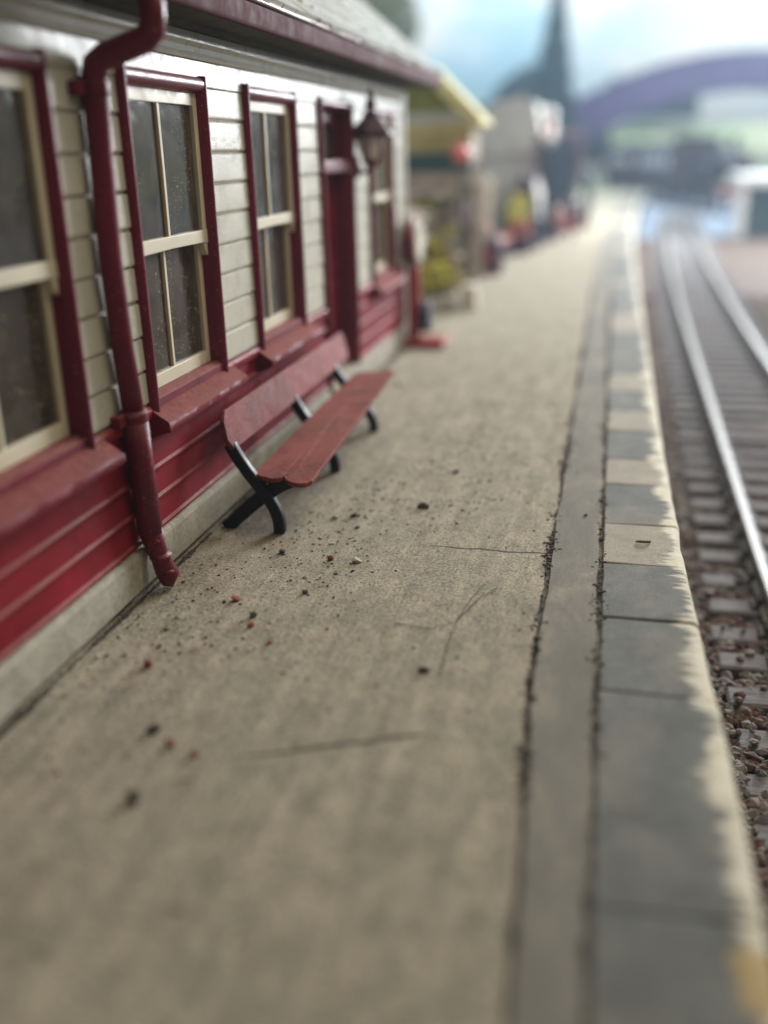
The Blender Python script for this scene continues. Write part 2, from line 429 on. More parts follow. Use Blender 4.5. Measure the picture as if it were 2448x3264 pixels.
# ================================================================== platform
P0 = add('platform', *(lambda m: (m.v, m.f))(MB().box(-7, -.13, -1, YEND-1, -1.05, -.011)), M['core'])
tag(P0, 'tan screeded station platform with grey kerb strip and stone edging', 'platform', kind='structure')
def sheet(name, xl, xr, ys, nx, mat, jl=0, jr=0, amp=.004, seed=0, depth=.05):
    """a slab with uneven edges: xl, xr functions of y"""
    v, f = [], []
    for y in ys:
        a = xl(y) + jl*mnoise.noise(Vector((y*2.1+seed, 1.7, seed))) + jl*.5*mnoise.noise(Vector((y*9+seed, 4.7, seed)))
        b = xr(y) + jr*mnoise.noise(Vector((y*2.3+seed, 8.7, seed))) + jr*.6*mnoise.noise(Vector((y*11+seed, 3.1, seed)))
        for i in range(nx+1):
            x = a + (b-a)*i/nx
            z = amp*mnoise.noise(Vector((x*1.7, y*1.2, seed)))
            
            v.append((x, y, z))
    n = nx+1
    for j in range(len(ys)-1):
        for i in range(nx):
            f.append((j*n+i, j*n+i+1, (j+1)*n+i+1, (j+1)*n+i))
    b = len(v)
    for j in range(len(ys)):
        p, q = v[j*n], v[j*n+nx]
        v += [p, (p[0], p[1], -depth), q, (q[0], q[1], -depth)]
    for j in range(len(ys)-1):
        f.append((b+4*j+1, b+4*j, b+4*j+4, b+4*j+5))
        f.append((b+4*j+2, b+4*j+3, b+4*j+7, b+4*j+6))
    return add(name, v, f, mat, P0, smooth=True)
ys = steps(-.5, YEND, lambda y: .08 if y < 9 else .3 if y < 20 else 1.0)
def joint_x(y): return -.225 + off(y) + .085*max(0.0, min(1.0, (3.6-y)/1.9))
sheet('platform_surface', lambda y: -2.9, lambda y: joint_x(y)-.011, ys, 14, M['platform'], 0, .020, .006, 3)
sheet('kerb_strip', lambda y: joint_x(y)+.010, lambda y: .024+off(y), ys, 3, M['strip'], .018, .012, .004, 11)
# edging stones
JO = [-.4, .3, 1.0, 1.65, 2.3, 2.915, 3.50, 4.17, 4.80, 5.38, 6.09, 6.65, 7.37, 8.0]
rng = random.Random(5)
while JO[-1] < YEND-1: JO.append(JO[-1] + rng.uniform(.55, .78))
buff = {8, 10, 12}
for i, (a, b) in enumerate(zip(JO, JO[1:])):
    nx, ny = 9, 6
    g = .0015 if b < 3.6 else .009
    v, f, ed = [], [], []
    tilt = rng.uniform(-.004, .004); zz = rng.uniform(-.004, .003); sk = [rng.uniform(-.012, .012) for _ in range(4)]
    for j in range(ny+1):
        s = [0, .012, .27, .5, .73, .988, 1][j]
        for k in range(nx+1):
            u = [0, .012, .2, .38, .56, .7, .82, .9, .965, 1][k]
            ya = a+g*.5 + sk[0]*(1-u) + sk[1]*u; yb = b-g*.5 + sk[2]*(1-u)*.3 + sk[3]*u*.3
            y = ya + (yb-ya)*s
            if j in (0, ny): y += .006*mnoise.noise(Vector((u*9, i*3.3, j)))
            e = edge(y) + .008*mnoise.noise(Vector((y*4, 2, 9))) + .006*mnoise.noise(Vector((y*17, 5, 2)))
            x0 = .046+off(y) + .006*mnoise.noise(Vector((y*9, i, 5)))
            uu = u if u < 1 else 1
            x = x0 + (e-x0)*uu
            z = zz + tilt*(u-.5) + .0015*mnoise.noise(Vector((x*5, y*5, 4)))
            if j in (0, ny) or k == 0: z -= (.002 if b < 3.6 else .004)
            if k == nx: z -= .022
            elif k == nx-1: z -= .004
            v.append((x, y, z)); ed.append(e-x)
    n = nx+1
    for j in range(ny):
        for k in range(nx): f.append((j*n+k, j*n+k+1, (j+1)*n+k+1, (j+1)*n+k))
    ring = [k for k in range(n)] + [j*n+nx for j in range(1, ny+1)] + [ny*n+k for k in reversed(range(nx))] + [j*n for j in reversed(range(1, ny))]
    L = len(ring); bs = len(v)
    for q in ring: v.append(v[q]); ed.append(ed[q])
    for q in ring: v.append((v[q][0], v[q][1], -.13)); ed.append(ed[q])
    for q in range(L): f.append((bs+(q+1) % L, bs+q, bs+L+q, bs+L+(q+1) % L))
    o = add('edging_stone', v, f, M['stone_buff'] if (i in buff or (i > 13 and rng.random() < .3)) else M['stone_grey'], P0, smooth=False)
    at = o.data.attributes.new('edge_dist', 'FLOAT', 'POINT'); at.data.foreach_set('value', ed)
# face under the edging
m = MB(); ys2 = steps(-.5, YEND-1, lambda y: 1.0)
for a, b in zip(ys2, ys2[1:]):
    m.hexa([(-.1, a, -1.05), (edge(a)-.03, a, -1.05), (edge(b)-.03, b, -1.05), (-.1, b, -1.05), (-.1, a, -.125), (edge(a)-.03, a, -.125), (edge(b)-.03, b, -.125), (-.1, b, -.125)])
m.build('platform_wall', M['pwall'], P0)
m = MB()
for a, b in zip(ys2, ys2[1:]):
    m.hexa([(-.12, a, -.12), (edge(a)-.05, a, -.12), (edge(b)-.05, b, -.12), (-.12, b, -.12), (-.14, a, -.011), (.06+off(a), a, -.011), (.06+off(b), b, -.011), (-.14, b, -.011)])
m.build('joint_bed', M['jbed'], P0)

# crumbs packed in the two joints and scattered grit
rng = random.Random(21)
m = MB()
for jx, dens, ph in ((joint_x, 1.0, 0), (lambda y: .034+off(y), .7, 3.7)):
    y = 1.2
    while y < 16:
        k = mnoise.noise(Vector((y*1.1, ph, 1.3))) + .7*mnoise.noise(Vector((y*4.3, ph, 8.3))) + .25
        for _ in range(3):
            if rng.random() < max(.04, k+.10)*dens*.9:
                r = rng.uniform(.004, .012) * (1.0 if rng.random() < .93 else 1.8)
                m.rock((jx(y)+rng.gauss(0, .010+.012*max(0, k)), y+rng.uniform(-.01, .01), -.004 + r*.25), r, rng, .55)
        y += rng.uniform(.006, .016)
tag(m.build('joint_crumbs', M['dirt'], None), 'dark crumbs of dirt packed along the platform joints', 'dirt', kind='stuff')
def grit(name, mat, n, rr, label, xr=(-2.05, -.3), yr=(1.6, 13), seed=1, centre=None):
    rng = random.Random(seed); m = MB()
    for _ in range(n):
        if centre and rng.random() < .6:
            c = centre[rng.randrange(len(centre))]; x, y = c[0]+rng.gauss(0, c[2]), c[1]+rng.gauss(0, c[2]*1.6)
        else: x, y = rng.uniform(*xr), rng.uniform(*yr)
        x = min(max(x, xr[0]), .42)
        r = rng.uniform(*rr)*(1 if rng.random() < .9 else 1.5)
        m.rock((x, y, r*.2), r, rng, rng.uniform(.35, .8))
    return tag(m.build(name, mat, None), label, 'grit', kind='stuff')
CL = [(-1.0, 5.55, .22), (-1.35, 5.5, .15), (-.85, 5.9, .2), (-1.5, 4.75, .14), (-.8, 6.6, .3), (-1.35, 4.5, .18), (-.7, 7.6, .3), (-1.8, 3.6, .2), (-1.2, 8.2, .35), (-.75, 9.2, .4), (-.9, 7.0, .3), (-1.25, 6.6, .25)]
grit('dark_grit', M['grit_dark'], 1500, (.003, .009), 'fine dark grit scattered over the tan platform', seed=3, centre=CL)
grit('pale_grit', M['grit_pale'], 150, (.003, .008), 'fine pale grit scattered over the tan platform', seed=4, centre=CL)
grit('brown_grit', M['grit_red'], 110, (.003, .008), 'fine rust brown grit scattered over the tan platform', seed=5, centre=CL)
def crumb(x, y, r, mat, label, name='loose_pebble', group='loose crumbs on the platform', seed=0):
    m = MB().rock((x, y, r*.4), r*.95, random.Random(seed), .85)
    return tag(m.build(name, M[mat], None), label, 'pebble', group)
for i, (x, y, r, mt, lb) in enumerate([
    (-1.664, 4.053, .026, 'grit_red', 'orange red crumb nearest the foot of the downpipe'),
    (-1.521, 3.899, .024, 'grit_dark', 'dark brown crumb touching an orange one in front of the bench'),
    (-1.496, 3.797, .024, 'grit_red', 'bright orange crumb just below a dark brown crumb'),
    (-1.361, 3.657, .017, 'grit_red', 'small faint orange crumb right of the touching pair'),
    (-1.800, 3.371, .027, 'grit_red', 'large rust crumb out on its own, close to the plinth'),
    (-1.345, 4.608, .026, 'grit_red', 'rust red crumb in front of the near bench leg'),
    (-1.461, 2.837, .020, 'grit_red', 'blurred red crumb, left one of the pair nearest the camera'),
    (-1.352, 2.792, .022, 'grit_red', 'blurred brown red crumb, right one of the pair nearest the camera'),
    (-1.821, 8.700, .040, 'grit_pale', 'cream pebble just beyond the far end of the bench seat'),
    (-1.357, 4.184, .022, 'grit_dark', 'black crumb lying alone right of the orange crumbs'),
    (-1.560, 2.914, .032, 'grit_dark', 'big blurred dark crumb in the left foreground'),
    (-1.205, 4.599, .030, 'grit_pale', 'grey white pebble beside the rust red crumb'),
    (-1.484, 5.220, .024, 'grit_pale', 'buff pebble under the near end of the bench'),
    (-1.386, 5.275, .022, 'grit_dark', 'dark flat crumb right of the buff pebble'),
    (-1.008, 5.469, .034, 'grit_dark', 'long dark flake of dirt in the middle of the platform'),
    (-.918, 6.176, .024, 'grit_dark', 'dark crumb beyond the long flake'),
    (-.658, 3.530, .022, 'grit_dark', 'single dark crumb in the bare right part of the platform'),
    (-1.628, 4.660, .026, 'grit_dark', 'greenish dark crumb directly in front of the near bench leg'),
    (-.060, 5.476, .014, 'grit_dark', 'tiny black crumb on the grey kerb strip'),
    (-1.447, 2.508, .030, 'grit_dark', 'soft dark crumb lowest in the left foreground')]):
    crumb(x, y, r, mt, lb, seed=40+i)
m = MB().tube([(.215, 5.10, .008), (.235, 5.085, .014), (.262, 5.085, .014), (.285, 5.10, .010), (.292, 5.12, .008)], [.005, .008, .008, .007, .003], 6)
tag(m.build('paint_flake', M['grit_dark'], None, smooth=True), 'curled dark flake lying on a buff edging stone', 'flake')
m = MB().tube([(-.519, 4.415, .006), (-.561, 4.221, .008), (-.59, 3.993, .007), (-.594, 3.767, .006), (-.585, 3.5, .005)], .0018, 5)
m.tube([(-.45, 4.40, .006), (-.52, 4.25, .009), (-.575, 4.05, .010), (-.59, 3.98, .012)], .0018, 5)
m.tube([(-.60, 3.98, .007), (-.70, 3.90, .006), (-.86, 3.93, .005)], .0016, 5)
tag(m.build('dust_fibre', M['grit_dark'], None, smooth=True), 'thin branching brown fibre lying on the bare platform', 'fibre')

# ================================================================== railway track
YT = 50
T0 = root('railway_track', (rail_x(10)+GAUGE/2, 10, -1.0), 'single railway track with bright rails and grey sleepers beside the platform', 'track')
RZ = -.80
for k in (0, 1):
    prof = [(-.062, RZ-.15), (.062, RZ-.15), (.062, RZ-.135), (.016, RZ-.115), (.016, RZ-.055), (.036, RZ-.045), (.036, RZ-.006), (.028, RZ), (-.028, RZ), (-.036, RZ-.006), (-.036, RZ-.045), (-.016, RZ-.055), (-.016, RZ-.115), (-.062, RZ-.135)]
    v, f, n = [], [], len(prof)
    ysr = steps(1.0, YT, lambda y: .5 if y < 14 else 1.2)
    for y in ysr:
        for px, pz in prof: v.append((rail_x(y)+k*GAUGE+px, y, pz))
    for j in range(len(ysr)-1):
        for q in range(n):
            f.append((j*n+q, j*n+(q+1) % n, (j+1)*n+(q+1) % n, (j+1)*n+q))
    f.append(tuple(reversed(range(n)))); f.append(tuple((len(ysr)-1)*n+q for q in range(n)))
    o = add('rail', v, f, M['rail_side'], T0)
    o.data.materials.append(M['rail_top'])
    for p in o.data.polygons:
        if p.normal.z > .5 and p.center.z + ORG[T0].z > RZ-.02: p.material_index = 1
# sleepers share one mesh; two chairs each share one mesh
def box_mesh(name, m, mat, bevel=0):
    me = bpy.data.meshes.new(name); me.from_pydata(m.v, [], m.f); me.materials.append(mat)
    if bevel:
        bm = bmesh.new(); bm.from_mesh(me); bmesh.ops.bevel(bm, geom=bm.edges[:], offset=bevel, segments=1, affect='EDGES'); bm.to_mesh(me); bm.free()
    me.update(); return me
sl_me = box_mesh('sleeper', MB().box(-.86, .86, -.10, .10, -.12, 0), M['sleeper'], .015)
ch_me = box_mesh('rail_chair', MB().box(-.11, .11, -.07, .07, 0, .035).box(-.075, -.04, -.05, .05, .03, .075).box(.04, .075, -.05, .05, .03, .075), M['chair'])
rng = random.Random(3)
y = 2.3
while y < YT:
    xc = rail_x(y)+GAUGE/2
    rz = math.atan((rail_x(y+.5)-rail_x(y-.5)))*-1 + rng.uniform(-.015, .015)
    zz = RZ-.152+rng.uniform(-.012, .002)
    s = share('sleeper', sl_me, T0, (xc+rng.uniform(-.02, .02), y+rng.uniform(-.02, .02), zz), rz)
    if y < 24:
        for k in (-1, 1): share('rail_chair', ch_me, s, (xc+k*GAUGE/2, y, zz-.004), 0)
    y += .42
# ballast
rng = random.Random(9); m = MB()
for _ in range(42000):
    y = 2.6 + 19*rng.random()**1.7
    x = edge(y)-.02 + rng.random()**.9*3.4
    if x > 1.0 + .2*y: continue
    u = abs(x-(rail_x(y)+GAUGE/2))
    near = max(0.0, min(1.0, (8.0-y)/4))
    z = -.995 + (.035 if u > .9 else .012*near - .03*(1-near)) + .025*mnoise.noise(Vector((x*2, y*2, 0))) + .02*near
    r = rng.uniform(.018, .042)*(1+.035*y)
    ph = ((y-2.3) % .42)
    on = u < .84 and (ph < .10 or ph > .32)
    if on:
        if rng.random() > .10*near: continue
        z = RZ-.152+r*.3; r *= .8
    if min(abs(x-rail_x(y)), abs(x-rail_x(y)-GAUGE)) < .10 and z > -.97: continue
    m.rock((x, y, z), r, rng, .9)
tag(m.build('ballast', M['ballast'], None), 'loose red brown and grey ballast stones around the track', 'ballast', kind='stuff')

# ================================================================== station building
WX = -2.15
S0 = root('station_building', (-3.6, 6, 0), 'cream weatherboarded station building with maroon trim behind the bench', 'building')
WC = [3.245, 4.84, 6.435, 9.625]; DC = 8.03; HW = .495; YA, YB = .8, 10.75
ZS, ZT = .865, 2.395
opens = [(c-HW, c+HW) for c in WC] + [(DC-.5, DC+.5)]; opens.sort()
# core wall with openings
m = MB(); xb, xf = -2.36, WX-.02
y = YA
for a, b in opens:
    m.box(xb, xf, y, a+.03, .02, 2.63); 
    isdoor = abs((a+b)/2-DC) < .1
    if not isdoor: m.box(xb, xf, a+.03, b-.03, .02, ZS+.02)
    m.box(xb, xf, a+.03, b-.03, ZT-.03, 2.63); y = b-.03
m.box(xb, xf, y, YB, .02, 2.63)
m.box(-5.05, xb, YB-.2, YB, .02, 2.63); m.box(-5.05, xb, YA, YA+.2, .02, 2.63); m.box(-5.25, -5.05, YA, YB, .02, 2.63)
m.build('wall', M['cream'], S0)
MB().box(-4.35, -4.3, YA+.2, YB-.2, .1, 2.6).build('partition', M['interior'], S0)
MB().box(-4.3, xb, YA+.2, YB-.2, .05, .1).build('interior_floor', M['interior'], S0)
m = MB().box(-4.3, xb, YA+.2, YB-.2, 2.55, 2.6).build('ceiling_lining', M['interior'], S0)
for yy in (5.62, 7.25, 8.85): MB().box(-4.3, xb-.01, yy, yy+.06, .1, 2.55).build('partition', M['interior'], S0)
# weatherboards: one piece for every course of every bay
rng = random.Random(12)
bays = []; y = YA
for a, b in opens: bays.append((y, a)); y = b
bays.append((y, YB-.11))
Z0, PT = .868, .1640
for a, b in bays:
    for k in range(9):
        z0 = Z0+k*PT; z1 = min(z0+PT, 2.36)
        if z0 > 2.33: break
        d = rng.uniform(-.0025, .0025); e = rng.uniform(-.003, .003)
        x1 = WX+.004+d
        poly = [(WX-.024, z0+.002), (x1-.014, z0+.002), (x1-.012, z0+.012), (x1-.001, z0+.016+e), (x1, z0+.026+e), (x1-.003, z1-.006), (x1-.008, z1-.001), (WX-.024, z1-.001)]
        MB().prism(poly, 'y', a+.002, b-.002).build('weatherboard', M['cream'], S0)
# frieze over the openings
MB().prism([(WX-.024, 2.344), (WX+.004, 2.346), (WX+.006, 2.35), (WX+.006, 2.47), (WX-.024, 2.47)], 'y', YA, YB-.11).build('frieze_board', M['cream'], S0, bevel=.004)
MB().prism([(WX-.024, 2.47), (WX+.022, 2.472), (WX+.03, 2.485), (WX+.022, 2.50), (WX+.010, 2.505), (WX+.016, 2.53), (WX+.04, 2.55), (WX+.04, 2.56), (WX-.024, 2.565)], 'y', YA, YB-.11).build('frieze_moulding', M['cream'], S0)
MB().prism([(WX-.024, 2.565), (WX+.012, 2.567), (WX+.012, 2.628), (WX-.024, 2.628)], 'y', YA, YB-.11).build('wall_plate', M['cream'], S0)
MB().box(WX-.03, WX+.022, YB-.108, YB+.02, .24, 2.628).build('corner_board', M['cream'], S0, bevel=.008)
# maroon dado boards
dz = [.235, .385, .535, .685, .805]
for a, b in [(YA, DC-.5), (DC+.5, YB-.11)]:
    for z0, z1 in zip(dz, dz[1:]):
        x1 = WX+.002
        MB().prism([(WX-.024, z0), (x1-.004, z0), (x1+.010, z0+.012), (x1+.010, z0+.022), (x1-.002, z0+.034), (x1-.010, z1-.003), (WX-.024, z1)], 'y', a, b).build('dado_board', M['maroon_boards'], S0)
y = YA
for a, b in opens:
    e = a - .004
    if e > y+.05:
        MB().prism([(WX-.024, .805), (WX+.012, .805), (WX+.022, .82), (WX+.022, .85), (WX+.008, .868), (WX-.024, .868)], 'y', y, e).build('dado_rail', M['maroon_boards'], S0, bevel=.004)
    y = b+.004
MB().prism([(WX-.024, .805), (WX+.012, .805), (WX+.022, .82), (WX+.022, .85), (WX+.008, .868), (WX-.024, .868)], 'y', y, YB-.11).build('dado_rail', M['maroon_boards'], S0, bevel=.004)
# plinth
v, f = [], []
prof = [(-2.30, .034), (-2.130, .034), (-2.124, .042), (-2.124, .205), (-2.134, .226), (-2.158, .236), (-2.30, .238)]
ysp = steps(YA-.03, YB+.04, lambda y: .12)
for y in ysp:
    for px, pz in prof:
        q = mnoise.noise(Vector((y*2.2, pz*6, px*5)))*.005 + mnoise.noise(Vector((y*9, pz*30, 3)))*.0025
        v.append((px+q, y, pz+q*.8))
n = len(prof)
for j in range(len(ysp)-1):
    for q in range(n): f.append((j*n+q, (j+1)*n+q, (j+1)*n+(q+1) % n, j*n+(q+1) % n))
f.append(tuple(range(n))); f.append(tuple((len(ysp)-1)*n+q for q in reversed(range(n))))
add('plinth', v, [tuple(reversed(x)) for x in f], M['plinth'], S0, smooth=False)
# ---- windows
def frame_ring(mb, y0, y1, z0, z1, wd, x0, x1, bottom=True, top=None):
    t = top or wd
    mb.box(x0, x1, y0, y0+wd, z0, z1); mb.box(x0, x1, y1-wd, y1, z0, z1)
    mb.box(x0, x1, y0+wd, y1-wd, z1-t, z1)
    if bottom: mb.box(x0, x1, y0+wd, y1-wd, z0, z0+wd)
def rounded_bar(mb, axis, u0, u1, c0, c1, x0, x1):
    """moulded bar: runs along axis y or z; c0..c1 is its width"""
    h = (x1-x0)
    if axis == 'z':
        w_ = c1-c0
        poly = [(x0, c0), (x1-h*.45, c0), (x1-h*.12, c0+w_*.16), (x1, c0+w_*.38), (x1, c0+w_*.62), (x1-h*.12, c1-w_*.16), (x1-h*.45, c1), (x0, c1)]
        mb.prism(poly, 'z', u0, u1)
    else:
        w_ = c1-c0
        poly = [(x0, c0), (x1-h*.45, c0), (x1-h*.12, c0+w_*.16), (x1, c0+w_*.38), (x1, c0+w_*.62), (x1-h*.12, c1-w_*.16), (x1-h*.45, c1), (x0, c1)]
        mb.prism(poly, 'y', u0, u1)
for wi, c in enumerate(WC):
    rng = random.Random(wi)
    y0, y1 = c-HW, c+HW
    m = MB()
    rounded_bar(m, 'z', ZS-.06, ZT, y0, y0+.055, WX-.06, WX+.04)
    rounded_bar(m, 'z', ZS-.06, ZT, y1-.055, y1, WX-.06, WX+.04)
    rounded_bar(m, 'y', y0+.05, y1-.05, ZT-.085, ZT, WX-.06, WX+.038)
    m.prism([(WX-.06, ZS-.02), (WX+.018, ZS-.02), (WX+.018, ZS+.018), (WX-.012, ZS+.038), (WX-.06, ZS+.038)], 'y', y0+.05, y1-.05)
    W0 = m.build('window', M['maroon'], S0, smooth=True)
    em = W0.modifiers.new('e', 'EDGE_SPLIT'); em.split_angle = R(50)
    # sill, rough ended, dusty
    L0, L1 = c-.50-rng.uniform(.02, .05), c+.555+rng.uniform(0, .04)
    prof = [(WX-.02, .70), (WX+.085, .735), (WX+.105, .74), (WX+.115, .76), (WX+.110, .785), (WX+.100, .793), (WX+.02, .845), (WX-.02, .853)]
    v, f = [], []; ny = 24; n = len(prof)
    for j in range(ny+1):
        y = L0+(L1-L0)*j/ny
        for q, (px, pz) in enumerate(prof):
            jj = .010 if j in (0, ny) else .003
            v.append((px+mnoise.noise(Vector((y*9, q, wi)))*jj*.6, y+(mnoise.noise(Vector((q*1.7, y, wi+.3)))*.02 if j in (0, ny) else 0), pz+mnoise.noise(Vector((y*8, q*.7, wi+5)))*jj))
    for j in range(ny):
        for q in range(n): f.append((j*n+q, j*n+(q+1) % n, (j+1)*n+(q+1) % n, (j+1)*n+q))
    f.append(tuple(reversed(range(n)))); f.append(tuple(ny*n+q for q in range(n)))
    so = add('sill', v, f, M['sill'], W0, smooth=True)
    em = so.modifiers.new('e', 'EDGE_SPLIT'); em.split_angle = R(40)
    i0, i1 = y0+.052, y1-.052; zb, zt, zm = ZS+.036, ZT-.082, 1.59
    # upper sash (outer), lower sash set back
    xu = (WX-.055, WX-.012); xl = (WX-.095, WX-.052)
    m = MB()
    m.box(*xu, i0, i0+.052, zm-.005, zt); m.box(*xu, i1-.052, i1, zm-.005, zt)
    m.box(*xu, i0+.052, i1-.052, zt-.062, zt)
    m.prism([(i0, zm-.035), (i0+.07, zm-.028), (c, zm-.024), (i1-.07, zm-.028), (i1, zm-.035), (i1, zm+.038), (i0, zm+.038)], 'x', xu[0]+.002, xu[1]+.004)
    for (a, s) in ((i0, 1), (i1, -1)):   # sash horns
        m.prism([(a+s*.002, zm-.03), (a+s*.052, zm-.03), (a+s*.042, zm-.06), (a+s*.016, zm-.095), (a+s*.002, zm-.10)], 'x', xu[0]+.004, xu[1]-.001)
    m.build('upper_sash', M['sash'], W0, bevel=.004)
    m = MB()
    m.box(*xl, i0, i0+.052, zb, zm); m.box(*xl, i1-.052, i1, zb, zm)
    m.box(*xl, i0+.052, i1-.052, zb, zb+.07); m.box(*xl, i0+.052, i1-.052, zm-.03, zm+.02)
    m.build('lower_sash', M['sash'], W0, bevel=.004)
    cm = c-.03
    for (xx, za, zc) in ((xu, zm+.03, zt-.055), (xl, zb+.065, zm-.025)):
        b = MB()
        k1 = rng.uniform(-.006, .006)
        b.prism([(cm-.014, za), (cm+.014, za), (cm+.013+k1, (za+zc)/2), (cm+.014, zc), (cm-.014, zc), (cm-.014+k1, (za+zc)/2)], 'x', xx[0]+.008, xx[1]-.006)
        b.build('glazing_bar', M['sash'], W0, bevel=.004)
        for (ya, yb) in ((i0+.045, cm), (cm, i1-.045)):
            xg = xx[0]+.018
            MB().box(xg, xg+.003, ya+.002, yb-.002, za, zc).build('pane', M['glass'], W0)
# ---- door
d0, d1 = DC-.5, DC+.5
m = MB()
rounded_bar(m, 'z', .24, ZT, d0, d0+.075, WX-.08, WX+.035)
rounded_bar(m, 'z', .24, ZT, d1-.075, d1, WX-.08, WX+.035)
rounded_bar(m, 'y', d0+.07, d1-.07, ZT-.08, ZT, WX-.08, WX+.033)
m.box(WX-.20, WX-.08, d0, d0+.07, .24, ZT-.02); m.box(WX-.20, WX-.08, d1-.07, d1, .24, ZT-.02)
D0 = m.build('door', M['maroon'], S0, bevel=.006)
MB().box(WX-.16, WX+.02, d0+.07, d1-.07, 1.86, 1.95).build('transom', M['maroon'], D0, bevel=.01)
# arched fanlight surround
ya, yb, zc, zt = d0+.07, d1-.07, 1.95, ZT-.075
arc = []
for k in range(13):
    a = math.pi*k/12
    arc.append(((ya+yb)/2 - math.cos(a)*(yb-ya-.14)/2, zc+.17+math.sin(a)*.12))
left = [(ya, zc), (ya+.07, zc)] + arc[:7] + [((ya+yb)/2, zt), (ya, zt)]
right = [(yb-.07, zc), (yb, zc), (yb, zt), ((ya+yb)/2, zt)] + arc[6:]
MB().prism(left, 'x', WX-.14, WX-.09).prism(right, 'x', WX-.14, WX-.09).build('fanlight_surround', M['maroon'], D0, smooth=False)
MB().box(WX-.13, WX-.127, ya+.03, yb-.03, zc, zt-.02).build('fanlight_pane', M['glass'], D0)
m = MB().box(WX-.20, WX-.155, ya, yb, .26, 1.86)
for (p0, p1, q0, q1) in ((ya+.03, (ya+yb)/2-.04, .36, .95), ((ya+yb)/2+.04, yb-.03, .36, .95), (ya+.03, (ya+yb)/2-.04, 1.08, 1.78), ((ya+yb)/2+.04, yb-.03, 1.08, 1.78)):
    frame_ring(m, p0, p1, q0, q1, .05, WX-.16, WX-.14)
m.build('door_leaf', M['maroon_boards'], D0, bevel=.004)
MB().lathe((0, 0, 0), [(.012, 0), (.012, .03), (.028, .04), (.028, .06), (.012, .07)], 10).build('door_knob', M['black'], D0, origin=(0, 0, 0)) if False else None
kn = MB().tube([(WX-.14, d0+.13, 1.05), (WX-.10, d0+.13, 1.05), (WX-.095, d0+.13, 1.05), (WX-.07, d0+.13, 1.05)], [.012, .012, .026, .020], 10).build('door_knob', M['black'], D0, smooth=True)
MB().box(WX-.25, WX+.05, d0-.02, d1+.02, .19, .245).build('door_step', M['plinth'], D0, bevel=.01)
# ---- eaves, gutter, roof
EX = -1.85; YR0, YR1 = .3, 11.26
MB().prism([(WX-.05, 2.63), (EX-.03, 2.63), (EX-.03, 2.66), (WX-.05, 2.66)], 'y', YR0, YR1-.01).build('soffit', M['soffit'], S0)
MB().prism([(WX+.012, 2.60), (WX+.05, 2.60), (WX+.06, 2.629), (WX+.012, 2.629)], 'y', YR0, YB).build('soffit_batten', M['soffit'], S0)
MB().prism([(EX-.03, 2.62), (EX, 2.618), (EX+.012, 2.64), (EX+.014, 2.725), (EX-.002, 2.74), (EX-.03, 2.74)], 'y', YR0, YR1).build('gutter', M['gutter'], S0, bevel=.006)
MB().prism([(EX-.01, 2.738), (EX+.020, 2.738), (EX+.026, 2.748), (EX+.020, 2.760), (EX-.01, 2.760)], 'y', YR0, YR1).build('gutter_lip', M['lip'], S0, smooth=True)
SL = .847; RX = -3.65
def roof_z(x): return 2.77 + (EX - x)*SL
tq = .05
ro = MB().prism([(EX+.0, roof_z(EX)), (EX, roof_z(EX)+.0), (RX, roof_z(RX)), (2*RX-EX, roof_z(EX)), (2*RX-EX, roof_z(EX)-.08), (RX, roof_z(RX)-.10), (EX, roof_z(EX)-.03)], 'y', YR0, YR1).build('roof', M['slate'], S0)
# slates in courses on the platform side, joined: too blurred to count
m = MB(); rng = random.Random(8)
L = math.hypot(1, SL); ux, uz = -1/L, SL/L; nx_, nz_ = SL/L, 1/L
for c in range(9):
    s0 = c*.20
    y = YR0 - (.12 if c % 2 else 0)
    while y < YR1:
        yb = min(y+.24, YR1+.01); ya = max(y, YR0)
        if yb-ya > .03:
            h0 = .026+rng.uniform(0, .008); h1 = .008
            xa, za = EX+.02+ux*s0, roof_z(EX)-.015+uz*s0
            xb_, zb_ = xa+ux*.26, za+uz*.26
            j = rng.uniform(-.012, .012)
            xa += ux*j; za += uz*j
            m.hexa([(xa, ya+.003, za), (xa, yb-.003, za), (xb_, yb-.003, zb_), (xb_, ya+.003, zb_), (xa+nx_*h0, ya+.003, za+nz_*h0), (xa+nx_*h0, yb-.003, za+nz_*h0), (xb_+nx_*h1, yb-.003, zb_+nz_*h1), (xb_+nx_*h1, ya+.003, zb_+nz_*h1)])
        y += .24
tag(m.build('slates', M['slate'], ro), None, None, kind='stuff')
# bargeboard on the far gable
MB().prism([(EX, roof_z(EX)-.02), (RX, roof_z(RX)-.02), (RX, roof_z(RX)-.2), (EX, roof_z(EX)-.16)], 'y', YR1+.002, YR1+.035).build('bargeboard', M['cream'], S0)
# ---- downpipe with swan neck, brackets and shoe
m = MB()
pts = [(-1.842, 4.12, 2.66), (-1.842, 4.12, 2.53), (-1.848, 4.118, 2.485), (-1.88, 4.11, 2.452), (-1.96, 4.085, 2.422), (-2.04, 4.06, 2.392), (-2.078, 4.05, 2.365), (-2.092, 4.048, 2.31), (-2.092, 4.03, 2.0), (-2.092, 4.01, 1.6), (-2.092, 4.03, 1.2), (-2.092, 4.065, .90)]
m.tube(pts, [.054]*7+[.056, .050, .050, .050, .051], 16)
m.tube([(-2.092, 4.063, .92), (-2.090, 4.075, .60), (-2.088, 4.09, .31)], [.061, .060, .060], 16)
m.tube([(-2.088, 4.09, .33), (-2.080, 4.10, .25), (-2.062, 4.112, .17), (-2.048, 4.125, .10), (-2.030, 4.135, .058), (-2.005, 4.14, .045)], [.060, .052, .047, .054, .056, .040], 16)
